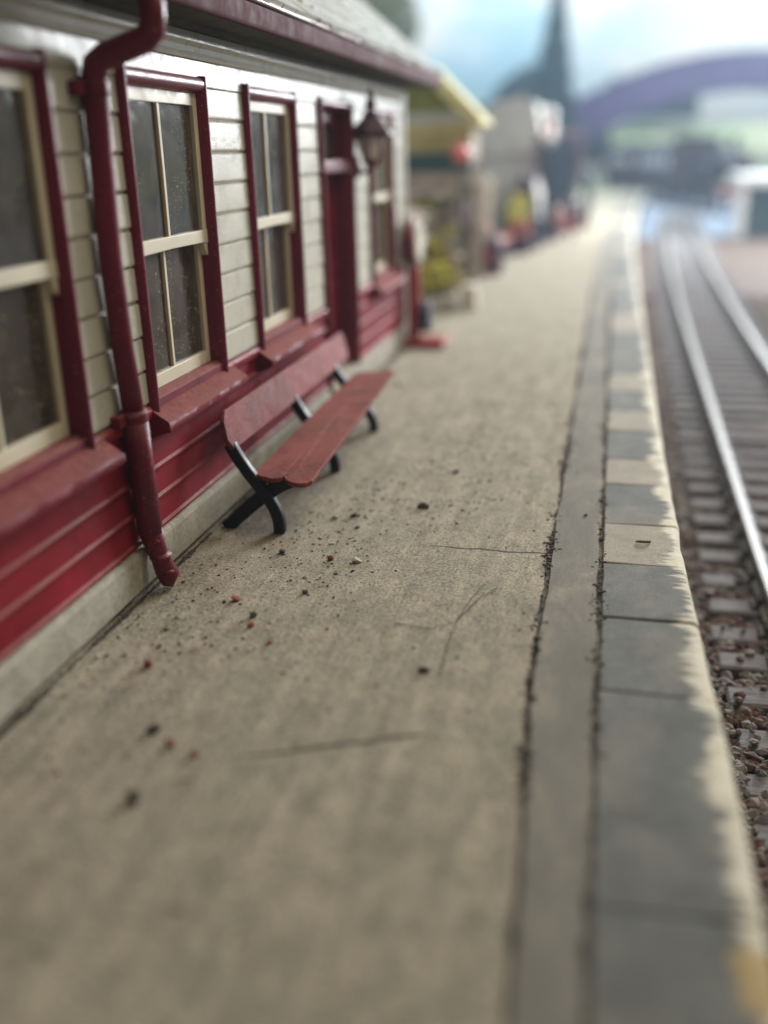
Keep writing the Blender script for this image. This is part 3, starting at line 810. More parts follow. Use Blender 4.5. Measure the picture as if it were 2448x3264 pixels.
m.rock((-2.045, 4.09, .19), .045, random.Random(2)); m.rock((-2.055, 4.07, .27), .035, random.Random(3)); m.rock((-2.02, 4.10, .10), .04, random.Random(4))
DP = m.build('downpipe', M['maroon'], S0, smooth=True)
for (yy, zz) in ((4.045, 2.27), (4.065, .885)):
    b = MB().tube([(-2.092, yy, zz-.028), (-2.092, yy, zz+.028)], .062, 16)
    b.box(-2.15, -2.10, yy-.125, yy+.11, zz-.028, zz+.03)
    b.build('pipe_bracket', M['maroon'], DP, bevel=.008)

rng = random.Random(19); m = MB()  # flat dark crumbs in place of the shadow line under the plinth
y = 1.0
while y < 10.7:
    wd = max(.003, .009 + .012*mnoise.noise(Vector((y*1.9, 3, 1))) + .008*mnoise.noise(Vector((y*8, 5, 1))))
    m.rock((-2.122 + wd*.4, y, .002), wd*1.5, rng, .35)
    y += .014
tag(m.build('plinth_shadow_line', M['grit_dark'], None), 'dark crumb strip standing in for shadow along the foot of the plinth', 'dirt', kind='stuff')
# ================================================================== wall lantern beside the door
LX, LY = -2.005, 8.66
L0 = root('wall_lantern', (LX, LY, 1.86), 'ornate maroon station lantern with opal glass right of the door', 'lantern')
def fr(mb, z0, r0, z1, r1, n=4): mb.lathe((LX, LY, 0), [(r0, z0), (r1, z1)], n)
MB().lathe((LX, LY, 0), [(.175, 2.120), (.20, 2.135), (.19, 2.165), (.12, 2.235), (.07, 2.28), (.075, 2.30), (.04, 2.32)], 6).build('lantern_roof', M['lantern'], L0)
MB().lathe((LX, LY, 0), [(.036, 2.31), (.030, 2.34), (.046, 2.36), (.044, 2.40), (.024, 2.42), (.034, 2.45), (.018, 2.48), (.004, 2.51)], 10).build('finial', M['lantern'], L0, smooth=True)
MB().lathe((LX, LY, 0), [(.075, 1.945), (.135, 2.125)], 6).build('lamp_glass', M['lampglass'], L0)
m = MB()
for k in range(6):
    a = 2*math.pi*(k+.5)/6
    m.tube([(LX+.078*math.cos(a), LY+.078*math.sin(a), 1.94), (LX+.140*math.cos(a), LY+.140*math.sin(a), 2.13)], .008, 6)
m.build('glazing_frame', M['maroon'], L0)
MB().lathe((LX, LY, 0), [(.03, 1.875), (.06, 1.90), (.085, 1.925), (.085, 1.945)], 6).build('lantern_base', M['maroon'], L0)
m = MB().tube([(LX, LY, 1.885), (LX-.05, LY, 1.84), (LX-.10, LY, 1.84), (WX+.03, LY, 1.90)], .016, 8)
m.box(WX+.006, WX+.03, LY-.03, LY+.03, 1.80, 1.98)
m.build('bracket', M['maroon'], L0, bevel=.004)

# ================================================================== platform bench
B0 = root('platform_bench', (-1.75, 6.1, 0), 'dusty red brown platform bench with black crossed iron legs', 'bench')
NB, NF, FF, FB = Vector((-1.885, 5.0, .335)), Vector((-1.515, 4.86, .335)), Vector((-1.590, 7.50, .40)), Vector((-1.885, 7.36, .40))
def seat_pt(s, t): return (NB*(1-t)+NF*t)*(1-s) + (FB*(1-t)+FF*t)*s
def plank(name, t0, t1, th, wear):
    """plank over t0..t1 with rounded near end, worn far end"""
    N = 26
    edge0, edge1 = [], []
    near = [(k/8) for k in range(9)]
    outl = []
    for k in range(9):                      # near end arc
        a = math.pi*k/8
        t = (t0+t1)/2 - math.cos(a)*(t1-t0)/2
        s = .020 - math.sin(a)**.8*.034 + .010*mnoise.noise(Vector((t*23, k*1.3, 1.7)))
        outl.append((s, t))
    for k in range(1, N):                   # front edge
        s = .02+.96*k/N; outl.append((s, t1 + (.016 if t1 > .9 else 0)*mnoise.noise(Vector((s*14, t1*5, 3)))*wear - (.010*math.exp(-s*22) if t1 < .9 else 0)))
    for k in range(5):
        a = math.pi*k/4
        t = (t0+t1)/2 + math.cos(a)*(t1-t0)/2; outl.append((.985+math.sin(a)*.012, t))
    for k in reversed(range(1, N)):
        s = .02+.96*k/N; outl.append((s, t0 + (.010 if t0 < .1 else 0)*mnoise.noise(Vector((s*14, t0*5, 3)))*wear + (.006*math.exp(-s*22) if t0 > .1 else 0)))
    n = len(outl); v = []
    for dz in (-th, 0):
        for s, t in outl:
            p = seat_pt(s, t); sag = -.004*math.sin(s*9+t*3)
            v.append((p.x, p.y, p.z+dz+sag+.003*mnoise.noise(Vector((s*12, t*3, 8)))))
    bm = bmesh.new(); bv = [bm.verts.new(Vector(q)-ORG[B0]) for q in v]
    top = bm.faces.new(bv[n:]); bot = bm.faces.new(list(reversed(bv[:n])))
    for k in range(n): bm.faces.new((bv[k], bv[(k+1) % n], bv[n+(k+1) % n], bv[n+k]))
    bmesh.ops.recalc_face_normals(bm, faces=bm.faces[:])
    me = bpy.data.meshes.new(name); bm.to_mesh(me); bm.free(); me.materials.append(M['bench'])
    o = bpy.data.objects.new(name, me); link(o); place(o, B0, ORG[B0])
    mod_bevel(o, .004, 2, 50)
    return o
plank('seat_plank', .0, .4985, .026, 1.0)
plank('seat_plank', .5005, 1.0, .026, 1.0)
# backrest board, leaning back, corners cut
pa, pb = (-1.965, .478), (-2.020, .690)
def brp(y, u, d):   # u 0..1 up the board, d depth to the rear
    x = pa[0]+(pb[0]-pa[0])*u; z = pa[1]+(pb[1]-pa[1])*u
    return (x - .957*d, y, z - .29*d + .02*(y-4.9)/2.6*0)
ol = [(4.90, .30), (4.955, 0), (7.46, 0), (7.52, .2), (7.53, .8), (7.50, 1), (4.985, 1), (4.925, .78)]
n = len(ol); v = [brp(y, u, 0) for y, u in ol] + [brp(y, u, .028) for y, u in ol]
f = [tuple(range(n)), tuple(reversed(range(n, 2*n)))] + [((k+1) % n, k, n+k, n+(k+1) % n) for k in range(n)]
bk = add('backrest', v, f, M['bench'], B0, bevel=.006)
def bez(p, n=10):
    out = []
    for k in range(n+1):
        t = k/n; a = [Vector(q) for q in p]
        while len(a) > 1: a = [a[i]*(1-t)+a[i+1]*t for i in range(len(a)-1)]
        out.append(tuple(a[0]))
    return out
def strap(pts, wy, th, name):
    """flat iron bar following pts in the x-z plane"""
    P = [Vector(p) for p in pts]; v, f = [], []
    for i, p in enumerate(P):
        d = (P[min(i+1, len(P)-1)]-P[max(i-1, 0)]).normalized(); nn = Vector((-d.z, 0, d.x))
        for (a, b) in ((-1, -1), (1, -1), (1, 1), (-1, 1)):
            v.append(tuple(p + nn*th*.5*a + Vector((0, wy*.5*b, 0))))
    for i in range(len(P)-1):
        for k in range(4): f.append((i*4+k, i*4+(k+1) % 4, (i+1)*4+(k+1) % 4, (i+1)*4+k))
    f.append((3, 2, 1, 0)); e = (len(P)-1)*4; f.append((e, e+1, e+2, e+3))
    bm = bmesh.new(); bv = [bm.verts.new(Vector(q)-ORG[B0]) for q in v]
    for q in f: bm.faces.new([bv[i] for i in q])
    bmesh.ops.recalc_face_normals(bm, faces=bm.faces[:])
    me = bpy.data.meshes.new(name); bm.to_mesh(me); bm.free(); me.materials.append(M['black'])
    for p in me.polygons: p.use_smooth = True
    o = bpy.data.objects.new(name, me); link(o); place(o, B0, ORG[B0]); mod_bevel(o, .012, 3, 40)
    return o
for yl, dz, fx in ((4.98, 0, -1.735), (6.12, .03, -1.72), (7.14, .058, -1.69)):
    # bar from the backrest down to the front foot
    strap(bez([(-2.005, yl, .505), (-1.975, yl, .44), (-1.93, yl, .36), (-1.86, yl, .26), (fx-.03, yl-.02, .20), (fx+.015, yl-.03, .12), (fx, yl-.03, -.002)], 16), .058, .066, 'front_leg')
    # bar from the seat front down to the rear foot
    strap(bez([(-1.66, yl+.02, .30+dz), (-1.76, yl+.02, .27+dz*.6), (-1.93, yl+.02, .13), (-2.065, yl+.01, -.002)], 12), .058, .080, 'rear_leg')
    strap([(-1.90, yl+.01, .296+dz*.9), (-1.60, yl+.01, .296+dz*.9)], .05, .03, 'seat_bearer')

# ================================================================== platform weighing machine
K = Vector((-1.97, 10.62, 0))
K0 = root('weighing_machine', K, 'red platform weighing machine with round cream dial at the building corner', 'weighing machine')
MB().box(K.x-.17, K.x+.28, K.y-.16, K.y+.22, 0, .085).build('base_plate', M['red'], K0, bevel=.02)
MB().box(K.x-.13, K.x+.0, K.y-.06, K.y+.06, .08, .86).build('column', M['red'], K0, bevel=.02)
MB().tube([(K.x-.12, K.y-.0, 1.10), (K.x-.04, K.y-.0, 1.10), (K.x-.02, K.y, 1.10)], [.25, .25, .22], 24).build('dial_case', M['maroon'], K0, bevel=.01)
MB().tube([(K.x-.02, K.y, 1.10), (K.x+.012, K.y, 1.10)], [.205, .20], 24).build('dial_face', M['dial'], K0)
MB().box(K.x+.012, K.x+.018, K.y-.008, K.y+.008, 1.10, 1.25).build('pointer', M['black'], K0)
MB().tube([(K.x+.02, K.y+.0, .32), (K.x+.12, K.y, .32)], [.17, .17], 20).build('counterweight', M['navy'], K0, bevel=.012)

# ================================================================== scenery beyond the building
M['yellow'] = paint('pale_yellow_paint', (.62, .56, .27), .6, 0, spec=.2)
M['olive'] = paint('olive_paint', (.30, .34, .11), .6, 0, spec=.2)
M['skywhite'] = paint('pale_blue_white_paint', (.62, .68, .68), .6, 0, spec=.2)
M['mustard'] = paint('dull_yellow_paint', (.46, .42, .20), .6, 0, spec=.2)
M['teal'] = paint('dark_teal_paint', (.05, .10, .11), .6, 0, spec=.2)
M['pink'] = paint('faded_red_glass', (.75, .20, .18), .3, 0, bump=0)
M['greyroof'] = m_simple('pale_grey_roof', [(.3, (.44, .44, .405)), (.7, (.56, .56, .52))], 3, .9)
M['rubble'] = m_simple('garden_rubble', [(.25, (.26, .235, .22)), (.45, (.42, .37, .32)), (.6, (.50, .43, .35)), (.8, (.58, .54, .47))], 3.2, .9)
M['creamstone'] = m_simple('cream_render', [(.3, (.48, .42, .33)), (.7, (.62, .56, .46))], 4, .9)
M['leaf_yellow'] = m_simple('yellow_flowers', [(.3, (.20, .22, .04)), (.5, (.42, .38, .05)), (.7, (.60, .48, .08))], 9, .8)
M['leaf_green'] = m_simple('dull_green_leaves', [(.3, (.05, .075, .04)), (.7, (.13, .16, .08))], 9, .8)
M['leaf_olive'] = m_simple('olive_leaves', [(.3, (.10, .115, .05)), (.7, (.20, .21, .10))], 1, .9)
M['leaf_dark'] = m_simple('blue_green_needles', [(.3, (.012, .048, .060)), (.7, (.03, .085, .10))], 2, .9)
M['leaf_far'] = m_simple('far_wood_leaves', [(.3, (.025, .07, .10)), (.7, (.055, .12, .155))], 1, .9)
M['mauve'] = m_simple('brick_glare_tint', [(.3, (.040, .034, .090)), (.7, (.075, .060, .135))], 1.5, .9)  # mauve tint of the far glare put into the brick colour
M['mauve_trim'] = paint('mauve_trim', (.33, .25, .30), .6, 0, spec=.2)
M['slateblue'] = paint('slate_blue_board', (.085, .125, .175), .6, 0, spec=.2)
M['violet'] = paint('dark_violet_paint', (.055, .030, .055), .5, .2)
M['brick_red'] = paint('brick_red_paint', (.34, .075, .060), .5, .2)
M['brown'] = paint('brown_leather', (.11, .05, .045), .5, .2)
M['lime'] = paint('lime_yellow_paint', (.50, .50, .11), .5, 0)
M['white'] = paint('white_paint', (.80, .80, .78), .5, 0)
M['bottle'] = paint('bottle_green_paint', (.018, .045, .05), .45, 0)
M['loco'] = paint('sooty_black', (.004, .006, .014), .5, 0)
M['loco_red'] = paint('dull_plum_paint', (.035, .013, .026), .5, 0)
M['grass'] = m_simple('pale_embankment_grass', [(.28, (.20, .30, .22)), (.42, (.42, .55, .34)), (.55, (.58, .66, .46)), (.66, (.70, .62, .56)), (.8, (.85, .85, .82))], .42, .95)

def foliage(name, mat, c, r, n, size, seed, parent=None, shape=None):
    rng = random.Random(seed); m = MB(); k = 0
    while k < n:
        p = (rng.uniform(-1, 1), rng.uniform(-1, 1), rng.uniform(-1, 1))
        d = p[0]**2+p[1]**2+p[2]**2
        if d > 1: continue
        if mnoise.noise(Vector((p[0]*2.3+seed, p[1]*2.3, p[2]*2.3))) < -.12: continue
        m.leaf((c[0]+p[0]*r[0], c[1]+p[1]*r[1], c[2]+p[2]*r[2]), size*rng.uniform(.6, 1.3), rng); k += 1
    o = m.build(name, mat, parent); o['kind'] = 'stuff'
    return o
def bush(name, mat, c, r, n, size, seed, label):
    q = root(name, (c[0], c[1], 0), label, 'bush')
    foliage('foliage', mat, c, r, n, size, seed, q)
    for k in range(3):
        a = k*2.1; MB().tube([(c[0], c[1], 0), (c[0]+.4*r[0]*math.cos(a), c[1]+.4*r[1]*math.sin(a), c[2])], [.03, .012], 6).build('stem', M['brown'], q)
    return q
# ---- gabled hut with yellow bargeboard
H0 = root('gabled_hut', (-3.3, 15.2, 0), 'small hut with pale yellow bargeboard and green, white and yellow banded gable', 'hut')
HY = 15.0
def gz(x): return 2.40 + (-1.90 - x)*.98
def band(name, z0, z1, mat):
    xr = lambda z: min(-2.02, -1.98 - (z-2.40)/.98) if z > 2.3 else -2.02
    MB().prism([(-3.5, z0), (xr(z0), z0), (xr(z1), z1), (min(-3.5, xr(z1)-.01) if z1 < 2.6 else xr(z1)-.05, z1)], 'y', HY, HY+.1).build(name, mat, H0)
band('wall_band', 0.0, 1.70, M['rubble']); band('wall_band', 1.70, 1.98, M['teal']); band('wall_band', 1.98, 2.24, M['mustard'])
band('wall_band', 2.24, 2.36, M['yellow']); band('wall_band', 2.36, 2.52, M['skywhite']); band('gable_band', 2.52, 2.99, M['olive'])
MB().box(-3.6, -2.03, HY+.1, HY+1.0, 0, 2.25).build('wall', M['rubble'], H0)
RXH = -2.62
MB().prism([(-1.84, gz(-1.84)+.05), (RXH, gz(RXH)+.05), (-3.6, gz(-1.84)-.1), (-3.6, gz(-1.84)-.16), (RXH, gz(RXH)), (-1.84, gz(-1.84))], 'y', HY-.22, HY+1.0).build('roof', M['yellow'], H0)
MB().prism([(-1.82, gz(-1.82)-.10), (-1.84, gz(-1.84)+.09), (RXH, gz(RXH)+.09), (RXH, gz(RXH)-.16), (-1.90, gz(-1.90)-.16)], 'y', HY-.27, HY-.22).build('bargeboard', M['yellow'], H0)
foliage('added_leaf_cover', M['rubble'], (-2.0, 15.45, .95), (.10, .62, .95), 900, .06, 881, H0)  # leaf clumps added in rubble colour to cover the brightly lit hut side
foliage('added_leaf_cover', M['rubble'], (-2.0, 15.1, .8), (.12, .25, .9), 400, .06, 882, H0)
# ---- red lamp on a post
q = root('red_lamp', (-2.08, 14.45, 0), 'round pinkish red lamp on a thin post beside the gabled hut', 'lamp')
MB().tube([(-2.08, 14.45, 0), (-2.08, 14.45, 1.84)], .02, 8).build('post', M['bottle'], q)
MB().lathe((-2.08, 14.45, 1.95), [(.03, -.13), (.10, -.10), (.135, -.03), (.135, .04), (.09, .11), (.03, .13)], 14).build('lamp_globe', M['pink'], q, smooth=True)
MB().lathe((-2.08, 14.45, 2.07), [(.07, 0), (.05, .03), (.015, .06)], 10).build('lamp_cap', M['brick_red'], q)
# ---- rubble garden wall
rng = random.Random(31)
G0 = root('garden_wall', (-2.65, 17, 0), 'brownish grey rubble stone garden wall behind the flower trough', 'wall')
MB().box(-3.3, -2.62, 11.9, 21.5, 0, 1.25).build('wall_core', M['rubble'], G0)
cnt = 0
me_r = [box_mesh('stone', MB().rock((0, 0, 0), .16, random.Random(90+i), .8), M['rubble']) for i in range(6)]
z = .12
while z < 1.35:
    y = 12.0
    while y < 21.4:
        share('stone', me_r[rng.randrange(6)], G0, (-2.60+rng.uniform(-.05, .05), y, z+rng.uniform(-.03, .03)), rng.uniform(-.4, .4), (1.0, rng.uniform(1.1, 1.6), rng.uniform(.8, 1.1)))
        y += rng.uniform(.42, .56)
    z += .25
for x in (-3.15, -2.9):
    y = 12.0
    while y < 13:
        share('stone', me_r[rng.randrange(6)], G0, (x, 11.92, rng.uniform(.3, 1.2)), rng.uniform(0, 3)); y += .3
MB().lathe((-2.26, 19.0, 0), [(.14, 0), (.14, .1), (.10, .12), (.095, 1.30), (.14, 1.36), (.12, 1.46), (.04, 1.55)], 4).build('gate_pier', M['creamstone'], G0)
# ---- flower trough
q = root('flower_trough', (-2.25, 13.3, 0), 'grey stone trough filled with yellow flowers beyond the weighing machine', 'planter')
m = MB().box(-2.52, -1.98, 12.95, 13.6, 0, .20); m.build('trough', M['rubble'], q, bevel=.03)
foliage('flowers', M['leaf_yellow'], (-2.25, 13.28, .38), (.36, .34, .24), 420, .05, 3, q)
foliage('foliage', M['leaf_green'], (-2.28, 13.3, .26), (.30, .32, .14), 220, .05, 4, q)
tag(MB().prism([(-1.92, 0), (-1.68, 0), (-1.70, .33), (-1.90, .33)], 'y', 13.15, 13.5).build('milk_churn_box', M['creamstone'], None, bevel=.03), 'small cream box at the right end of the flower trough', 'box')
bush('flower_bush', M['leaf_yellow'], (-2.42, 14.0, .62), (.28, .4, .30), 380, .055, 6, 'low bush of yellow flowers in front of the rock garden')
# ---- rock garden
q = root('rock_garden', (-2.6, 14.2, 0), 'mottled rock garden of stones and small plants in front of the hut', 'rock garden')
rng = random.Random(61)
RG = [('rubble', 1), ('creamstone', 1), ('rubble', 1), ('mauve_trim', .6)]
rg_me = [box_mesh('boulder', MB().rock((0, 0, 0), .2, random.Random(300+i), .9), M[RG[i % 4][0]]) for i in range(8)]
for k in range(64):
    t = rng.random(); x = -3.1 + 1.0*rng.random(); y = 13.75 + 1.1*t
    z = .1 + 1.35*t*rng.uniform(.75, 1.0) - .25*max(0, x+2.5)
    o = share('boulder', rg_me[rng.randrange(8)], q, (x, y, max(.06, z)), rng.uniform(0, 6), (rng.uniform(.6, 1.2), rng.uniform(.6, 1.2), rng.uniform(.6, 1.1)))
for k, (mt, n) in enumerate((('leaf_green', 4), ('leaf_yellow', 4), ('brick_red', 3), ('creamstone', 5), ('rubble', 5))):
    for j in range(n):
        t = rng.random(); x = -3.0 + .95*rng.random(); y = 13.65 + 1.1*t; z = .25 + 1.3*t
        foliage('plant', M[mt], (x, y, z), (.16, .14, .14), 60, .04, 500+k*20+j, q)
# ---- dark crate
q = root('dark_crate', (-2.2, 15.9, 0), 'dark green crate standing between the flower trough and the red bench', 'crate')
MB().box(-2.42, -2.02, 15.7, 16.15, .0, .34).build('crate_body', M['bottle'], q, bevel=.02)
for zz in (.06, .2): MB().box(-2.44, -2.0, 15.66, 15.70, zz, zz+.09).build('slat', M['bottle'], q)
# ---- far red bench
q = root('far_bench', (-2.1, 19, 0), 'blurred red bench further along the platform past the hut', 'bench')
MB().box(-2.26, -1.88, 17.9, 20.3, .36, .41).build('seat', M['brick_red'], q, bevel=.01)
MB().prism([(-2.32, .50), (-2.28, .50), (-2.34, .80), (-2.38, .80)], 'y', 17.9, 20.3).build('backrest', M['brick_red'], q, bevel=.01)
for yl in (18.1, 19.1, 20.1):
    MB().prism([(-2.36, .78), (-2.30, .78), (-1.94, .05), (-1.92, 0), (-2.0, 0)], 'y', yl, yl+.06).build('leg', M['navy'], q)
    MB().prism([(-1.92, .36), (-1.98, .36), (-2.34, 0), (-2.26, 0)], 'y', yl+.065, yl+.12).build('leg', M['navy'], q)
# ---- lime board, violet stack, luggage
q = root('lime_board', (-1.86, 21.2, 0), 'upright lime yellow board leaning beside the far bench', 'board')
MB().prism([(-2.10, .45), (-1.72, .42), (-1.62, .78), (-1.66, 1.12), (-1.95, 1.16), (-2.08, .85)], 'y', 21.1, 21.16).build('panel', M['lime'], q)
MB().box(-1.94, -1.88, 21.16, 21.21, 0, .9).build('stake', M['brown'], q)
q = root('parcel_trolley', (-1.85, 23.4, 0), 'dark violet loaded parcel trolley on the far platform', 'trolley')
MB().box(-2.25, -1.55, 23.0, 24.0, .28, .40).build('deck', M['violet'], q, bevel=.02)
MB().prism([(-2.2, .40), (-1.62, .40), (-1.66, .95), (-1.80, 1.30), (-1.98, 1.52), (-2.12, 1.1)], 'y', 23.2, 23.9).build('load', M['violet'], q, bevel=.04)
for yy in (23.15, 23.85):
    for xx in (-2.2, -1.62): MB().tube([(xx, yy, .15), (xx+.05, yy, .15)], .15, 14).build('wheel', M['navy'], q)
for (x, y, wx, h, mt, lb) in ((-1.75, 22.3, .46, .34, 'brown', 'brown leather suitcase lying in front of the parcel trolley'), (-1.22, 25.7, .40, .50, 'brick_red', 'red brown upright trunk nearest the kerb strip, far away')):
    q = root('suitcase', (x, y, 0), lb, 'suitcase', 'luggage on the far platform')
    MB().box(x-wx/2, x+wx/2, y-.18, y+.18, 0, h).build('case_body', M[mt], q, bevel=.04)
    MB().tube([(x-.08, y, h-.01), (x-.07, y, h+.05), (x+.07, y, h+.05), (x+.08, y, h-.01)], .012, 6).build('handle', M['navy'], q)
    for dx in (-.12, .12): MB().box(x+dx-.015, x+dx+.015, y-.186, y+.186, .004, h+.006).build('strap', M['violet'], q)
for k, (x, y, z, r, mt, lb) in enumerate(((-2.15, 16.9, .30, .26, 'brick_red', 'clump of red flowers beside the dark crate'), (-2.35, 20.9, .45, .34, 'leaf_green', 'dull green bush behind the lime board'), (-1.55, 23.0, .32, .28, 'violet', 'dark plum bush in front of the trolley'), (-1.30, 24.9, .26, .24, 'brick_red', 'low red flower clump nearest the kerb'), (-2.2, 22.4, .7, .42, 'leaf_dark', 'dark teal bush between the lime board and the shed'))):
    bush('flower_clump', M[mt], (x, y, z), (r, r, z), 260, .05, 700+k, lb)
def barrel(x, y, r, h, mt, lb):
    q = root('barrel', (x, y, 0), lb, 'barrel', 'barrels along the far platform')
    MB().lathe((x, y, 0), [(r*.82, 0), (r*.95, h*.22), (r, h*.5), (r*.95, h*.78), (r*.82, h)], 14).build('staves', M[mt], q, smooth=True)
    for k in (.2, .75): MB().lathe((x, y, h*k), [(r*.97, 0), (r*.985, h*.07)], 14).build('hoop', M['navy'], q)
barrel(-1.95, 17.2, .20, .62, 'violet', 'dark plum barrel at the near end of the far red bench')
barrel(-1.62, 21.9, .22, .75, 'navy', 'navy barrel right of the lime board')
barrel(-1.05, 26.6, .22, .80, 'navy', 'navy barrel beside the far red brown trunk')
def trunk_stack(x, y, sizes, lb):
    q = root('luggage_stack', (x, y, 0), lb, 'luggage', 'luggage on the far platform')
    z = 0; rr = random.Random(int(x*100+y*10))
    for i, (w_, d_, h_, mt) in enumerate(sizes):
        dx = rr.uniform(-.05, .05)
        c = MB().box(x+dx-w_/2, x+dx+w_/2, y-d_/2, y+d_/2, z, z+h_).build('trunk', M[mt], q, bevel=.025)
        MB().tube([(x+dx-.07, y-d_/2+.01, z+h_*.6), (x+dx-.06, y-d_/2-.03, z+h_*.6), (x+dx+.06, y-d_/2-.03, z+h_*.6), (x+dx+.07, y-d_/2+.01, z+h_*.6)], .012, 6).build('handle', M['navy'], c)
        z += h_+.002
trunk_stack(-2.25, 17.4, [(.5, .4, .28, 'brown'), (.42, .36, .24, 'navy'), (.34, .3, .22, 'violet')], 'stack of three dark trunks behind the plum barrel')
trunk_stack(-1.85, 20.9, [(.5, .4, .34, 'violet'), (.4, .34, .28, 'brick_red')], 'red case on a plum trunk at the far end of the red bench')
trunk_stack(-1.45, 24.0, [(.5, .44, .36, 'navy'), (.42, .34, .3, 'brown'), (.3, .3, .26, 'violet')], 'tall stack of trunks in front of the pale grey shed')
trunk_stack(-.98, 27.2, [(.44, .4, .40, 'brick_red'), (.36, .34, .34, 'navy')], 'navy case on a red trunk next to the green post')
# ---- goods shed with pale roof
q = root('goods_shed', (-4, 28, 0), 'pale grey shed with a rounded roofline beyond the gabled hut', 'shed')
SH = [(-3.7, 0), (-1.80, 0), (-1.72, 1.9), (-1.68, 2.5), (-1.80, 2.95), (-2.10, 3.12), (-2.70, 2.98), (-3.30, 2.45), (-3.65, 1.8)]
MB().prism(SH, 'y', 24.2, 31).build('shell', M['greyroof'], q)
MB().prism([(x*1.0, z_) for x, z_ in SH if z_ > 1.0] , 'y', 24.12, 24.2).build('end_wall', M['greyroof'], q)
MB().prism([(-3.64, 0), (-1.82, 0), (-1.78, 1.2), (-3.6, 1.2)], 'y', 24.10, 24.2).build('lower_wall', M['creamstone'], q)
# ---- white lamp with two globes
q = root('twin_lamp', (-1.42, 23.0, 0), 'white double globe lamp on a slim post before the pale grey shed', 'lamp')
MB().tube([(-1.42, 23.0, 0), (-1.42, 23.0, 2.12)], .025, 8).build('post', M['bottle'], q)
for zz, r in ((2.20, .16), (2.66, .18)):
    MB().lathe((-1.42, 23.0, zz), [(r*.2, -r), (r*.75, -r*.7), (r, -r*.1), (r*.95, r*.3), (r*.6, r*.8), (r*.15, r)], 14).build('globe', M['white'], q, smooth=True)
MB().tube([(-1.42, 23.0, 2.33), (-1.42, 23.0, 2.51)], [.10, .08], 10).build('collar', M['pink'], q)
# ---- dark notice board with mauve frame
q = root('notice_board', (-1.17, 23.7, 0), 'big slate blue notice board with mauve frame and rounded foot', 'notice board')
NBp = [(-1.66, 2.20), (-.82, 2.24), (-.79, 1.45), (-.90, 1.05), (-1.18, .86), (-1.46, 1.06), (-1.62, 1.48)]
cx = sum(p[0] for p in NBp)/7; cz = sum(p[1] for p in NBp)/7
big = [(cx+(x-cx)*1.22, cz+(z_-cz)*1.18) for x, z_ in NBp]
MB().prism(big, 'y', 23.72, 23.80).build('frame', M['mauve_trim'], q)
MB().prism(NBp, 'y', 23.66, 23.715).build('panel', M['slateblue'], q)
for xx in (-1.52, -.88): MB().box(xx-.04, xx+.04, 23.81, 23.88, 0, 2.2).build('leg', M['violet'], q)
# ---- bottle green post at the kerb
q = root('kerb_post', (-.66, 27.9, 0), 'dark bottle green cast post standing near the kerb strip', 'post')
MB().lathe((-.66, 27.9, 0), [(.16, 0), (.16, .08), (.11, .14), (.10, .9), (.14, .95), (.12, 1.05), (.13, 1.30), (.05, 1.42), (.02, 1.5)], 12).build('shaft', M['bottle'], q, smooth=True)
MB().box(-.80, -.52, 27.84, 27.96, .98, 1.06).build('cross_bar', M['bottle'], q)
# ---- train coming round the curve
def vehicle(name, x, y, rz, label, cat, loco=False, group=None):
    r = root(name, (x, y, RZ), label, cat, group)
    r.rotation_euler[2] = rz
    def P(nm, mb, mat, **k):
        o = mb.build(nm, mat, None, origin=(0, 0, 0), **k); o.parent = r; o.location = (0, 0, 0); return o
    P('frame', MB().box(-.42, .42, -2.1, 2.1, .38, .55), M['loco'])
    for yy in (-1.5, -.5, .5, 1.5):
        for xx in (-.44, .36): P('wheel', MB().tube([(xx, yy, .26), (xx+.08, yy, .26)], .26, 16), M['loco'])
    if loco:
        P('boiler', MB().tube([(0, -2.0, 1.12), (0, .9, 1.12)], [.44, .47], 20), M['loco'], smooth=True)
        P('smokebox_door', MB().tube([(0, -2.08, 1.12), (0, -2.0, 1.12)], [.28, .36], 20), M['loco_red'])
        P('chimney', MB().lathe((0, -1.6, 1.5), [(.16, 0), (.12, .12), (.14, .38), (.17, .42)], 12), M['loco'])
        P('dome', MB().lathe((0, -.5, 1.5), [(.2, 0), (.19, .16), (.1, .26)], 12), M['loco_red'])
        P('cab', MB().box(-.52, .52, .9, 2.05, .55, 1.9).box(-.58, .58, .8, 2.12, 1.9, 1.97), M['loco_red'], bevel=.03)
        P('buffer_beam', MB().box(-.55, .55, -2.16, -2.1, .38, .62), M['brick_red'])
    else:
        P('body', MB().box(-.55, .55, -2.05, 2.05, .55, 1.62), M['loco_red'], bevel=.03)
        P('roof', MB().prism([(-.6, 1.62), (.6, 1.62), (.42, 1.78), (0, 1.84), (-.42, 1.78)], 'y', -2.1, 2.1), M['loco'])
        for yy in (-1.3, -.4, .5, 1.4): [P('window', MB().box(xx, xx+.008, yy-.25, yy+.25, 1.1, 1.45), M['skywhite']) for xx in (.552, -.56)]
    return r
for i, (xx, yy, lb) in enumerate(((4.5, 51.5, 'black steam engine with plum cab standing on the far track'), (2.9, 58.2, 'plum coach coupled directly behind the engine'), (1.0, 65.2, 'last plum coach of the train, farthest away'))):
    r = vehicle('steam_engine' if i == 0 else 'railway_coach', xx, yy, math.atan2(1.85, 7.1), lb, 'locomotive' if i == 0 else 'coach', i == 0, None if i == 0 else 'coaches of the far train')
    r.scale = (1.6, 1.6, 1.6)
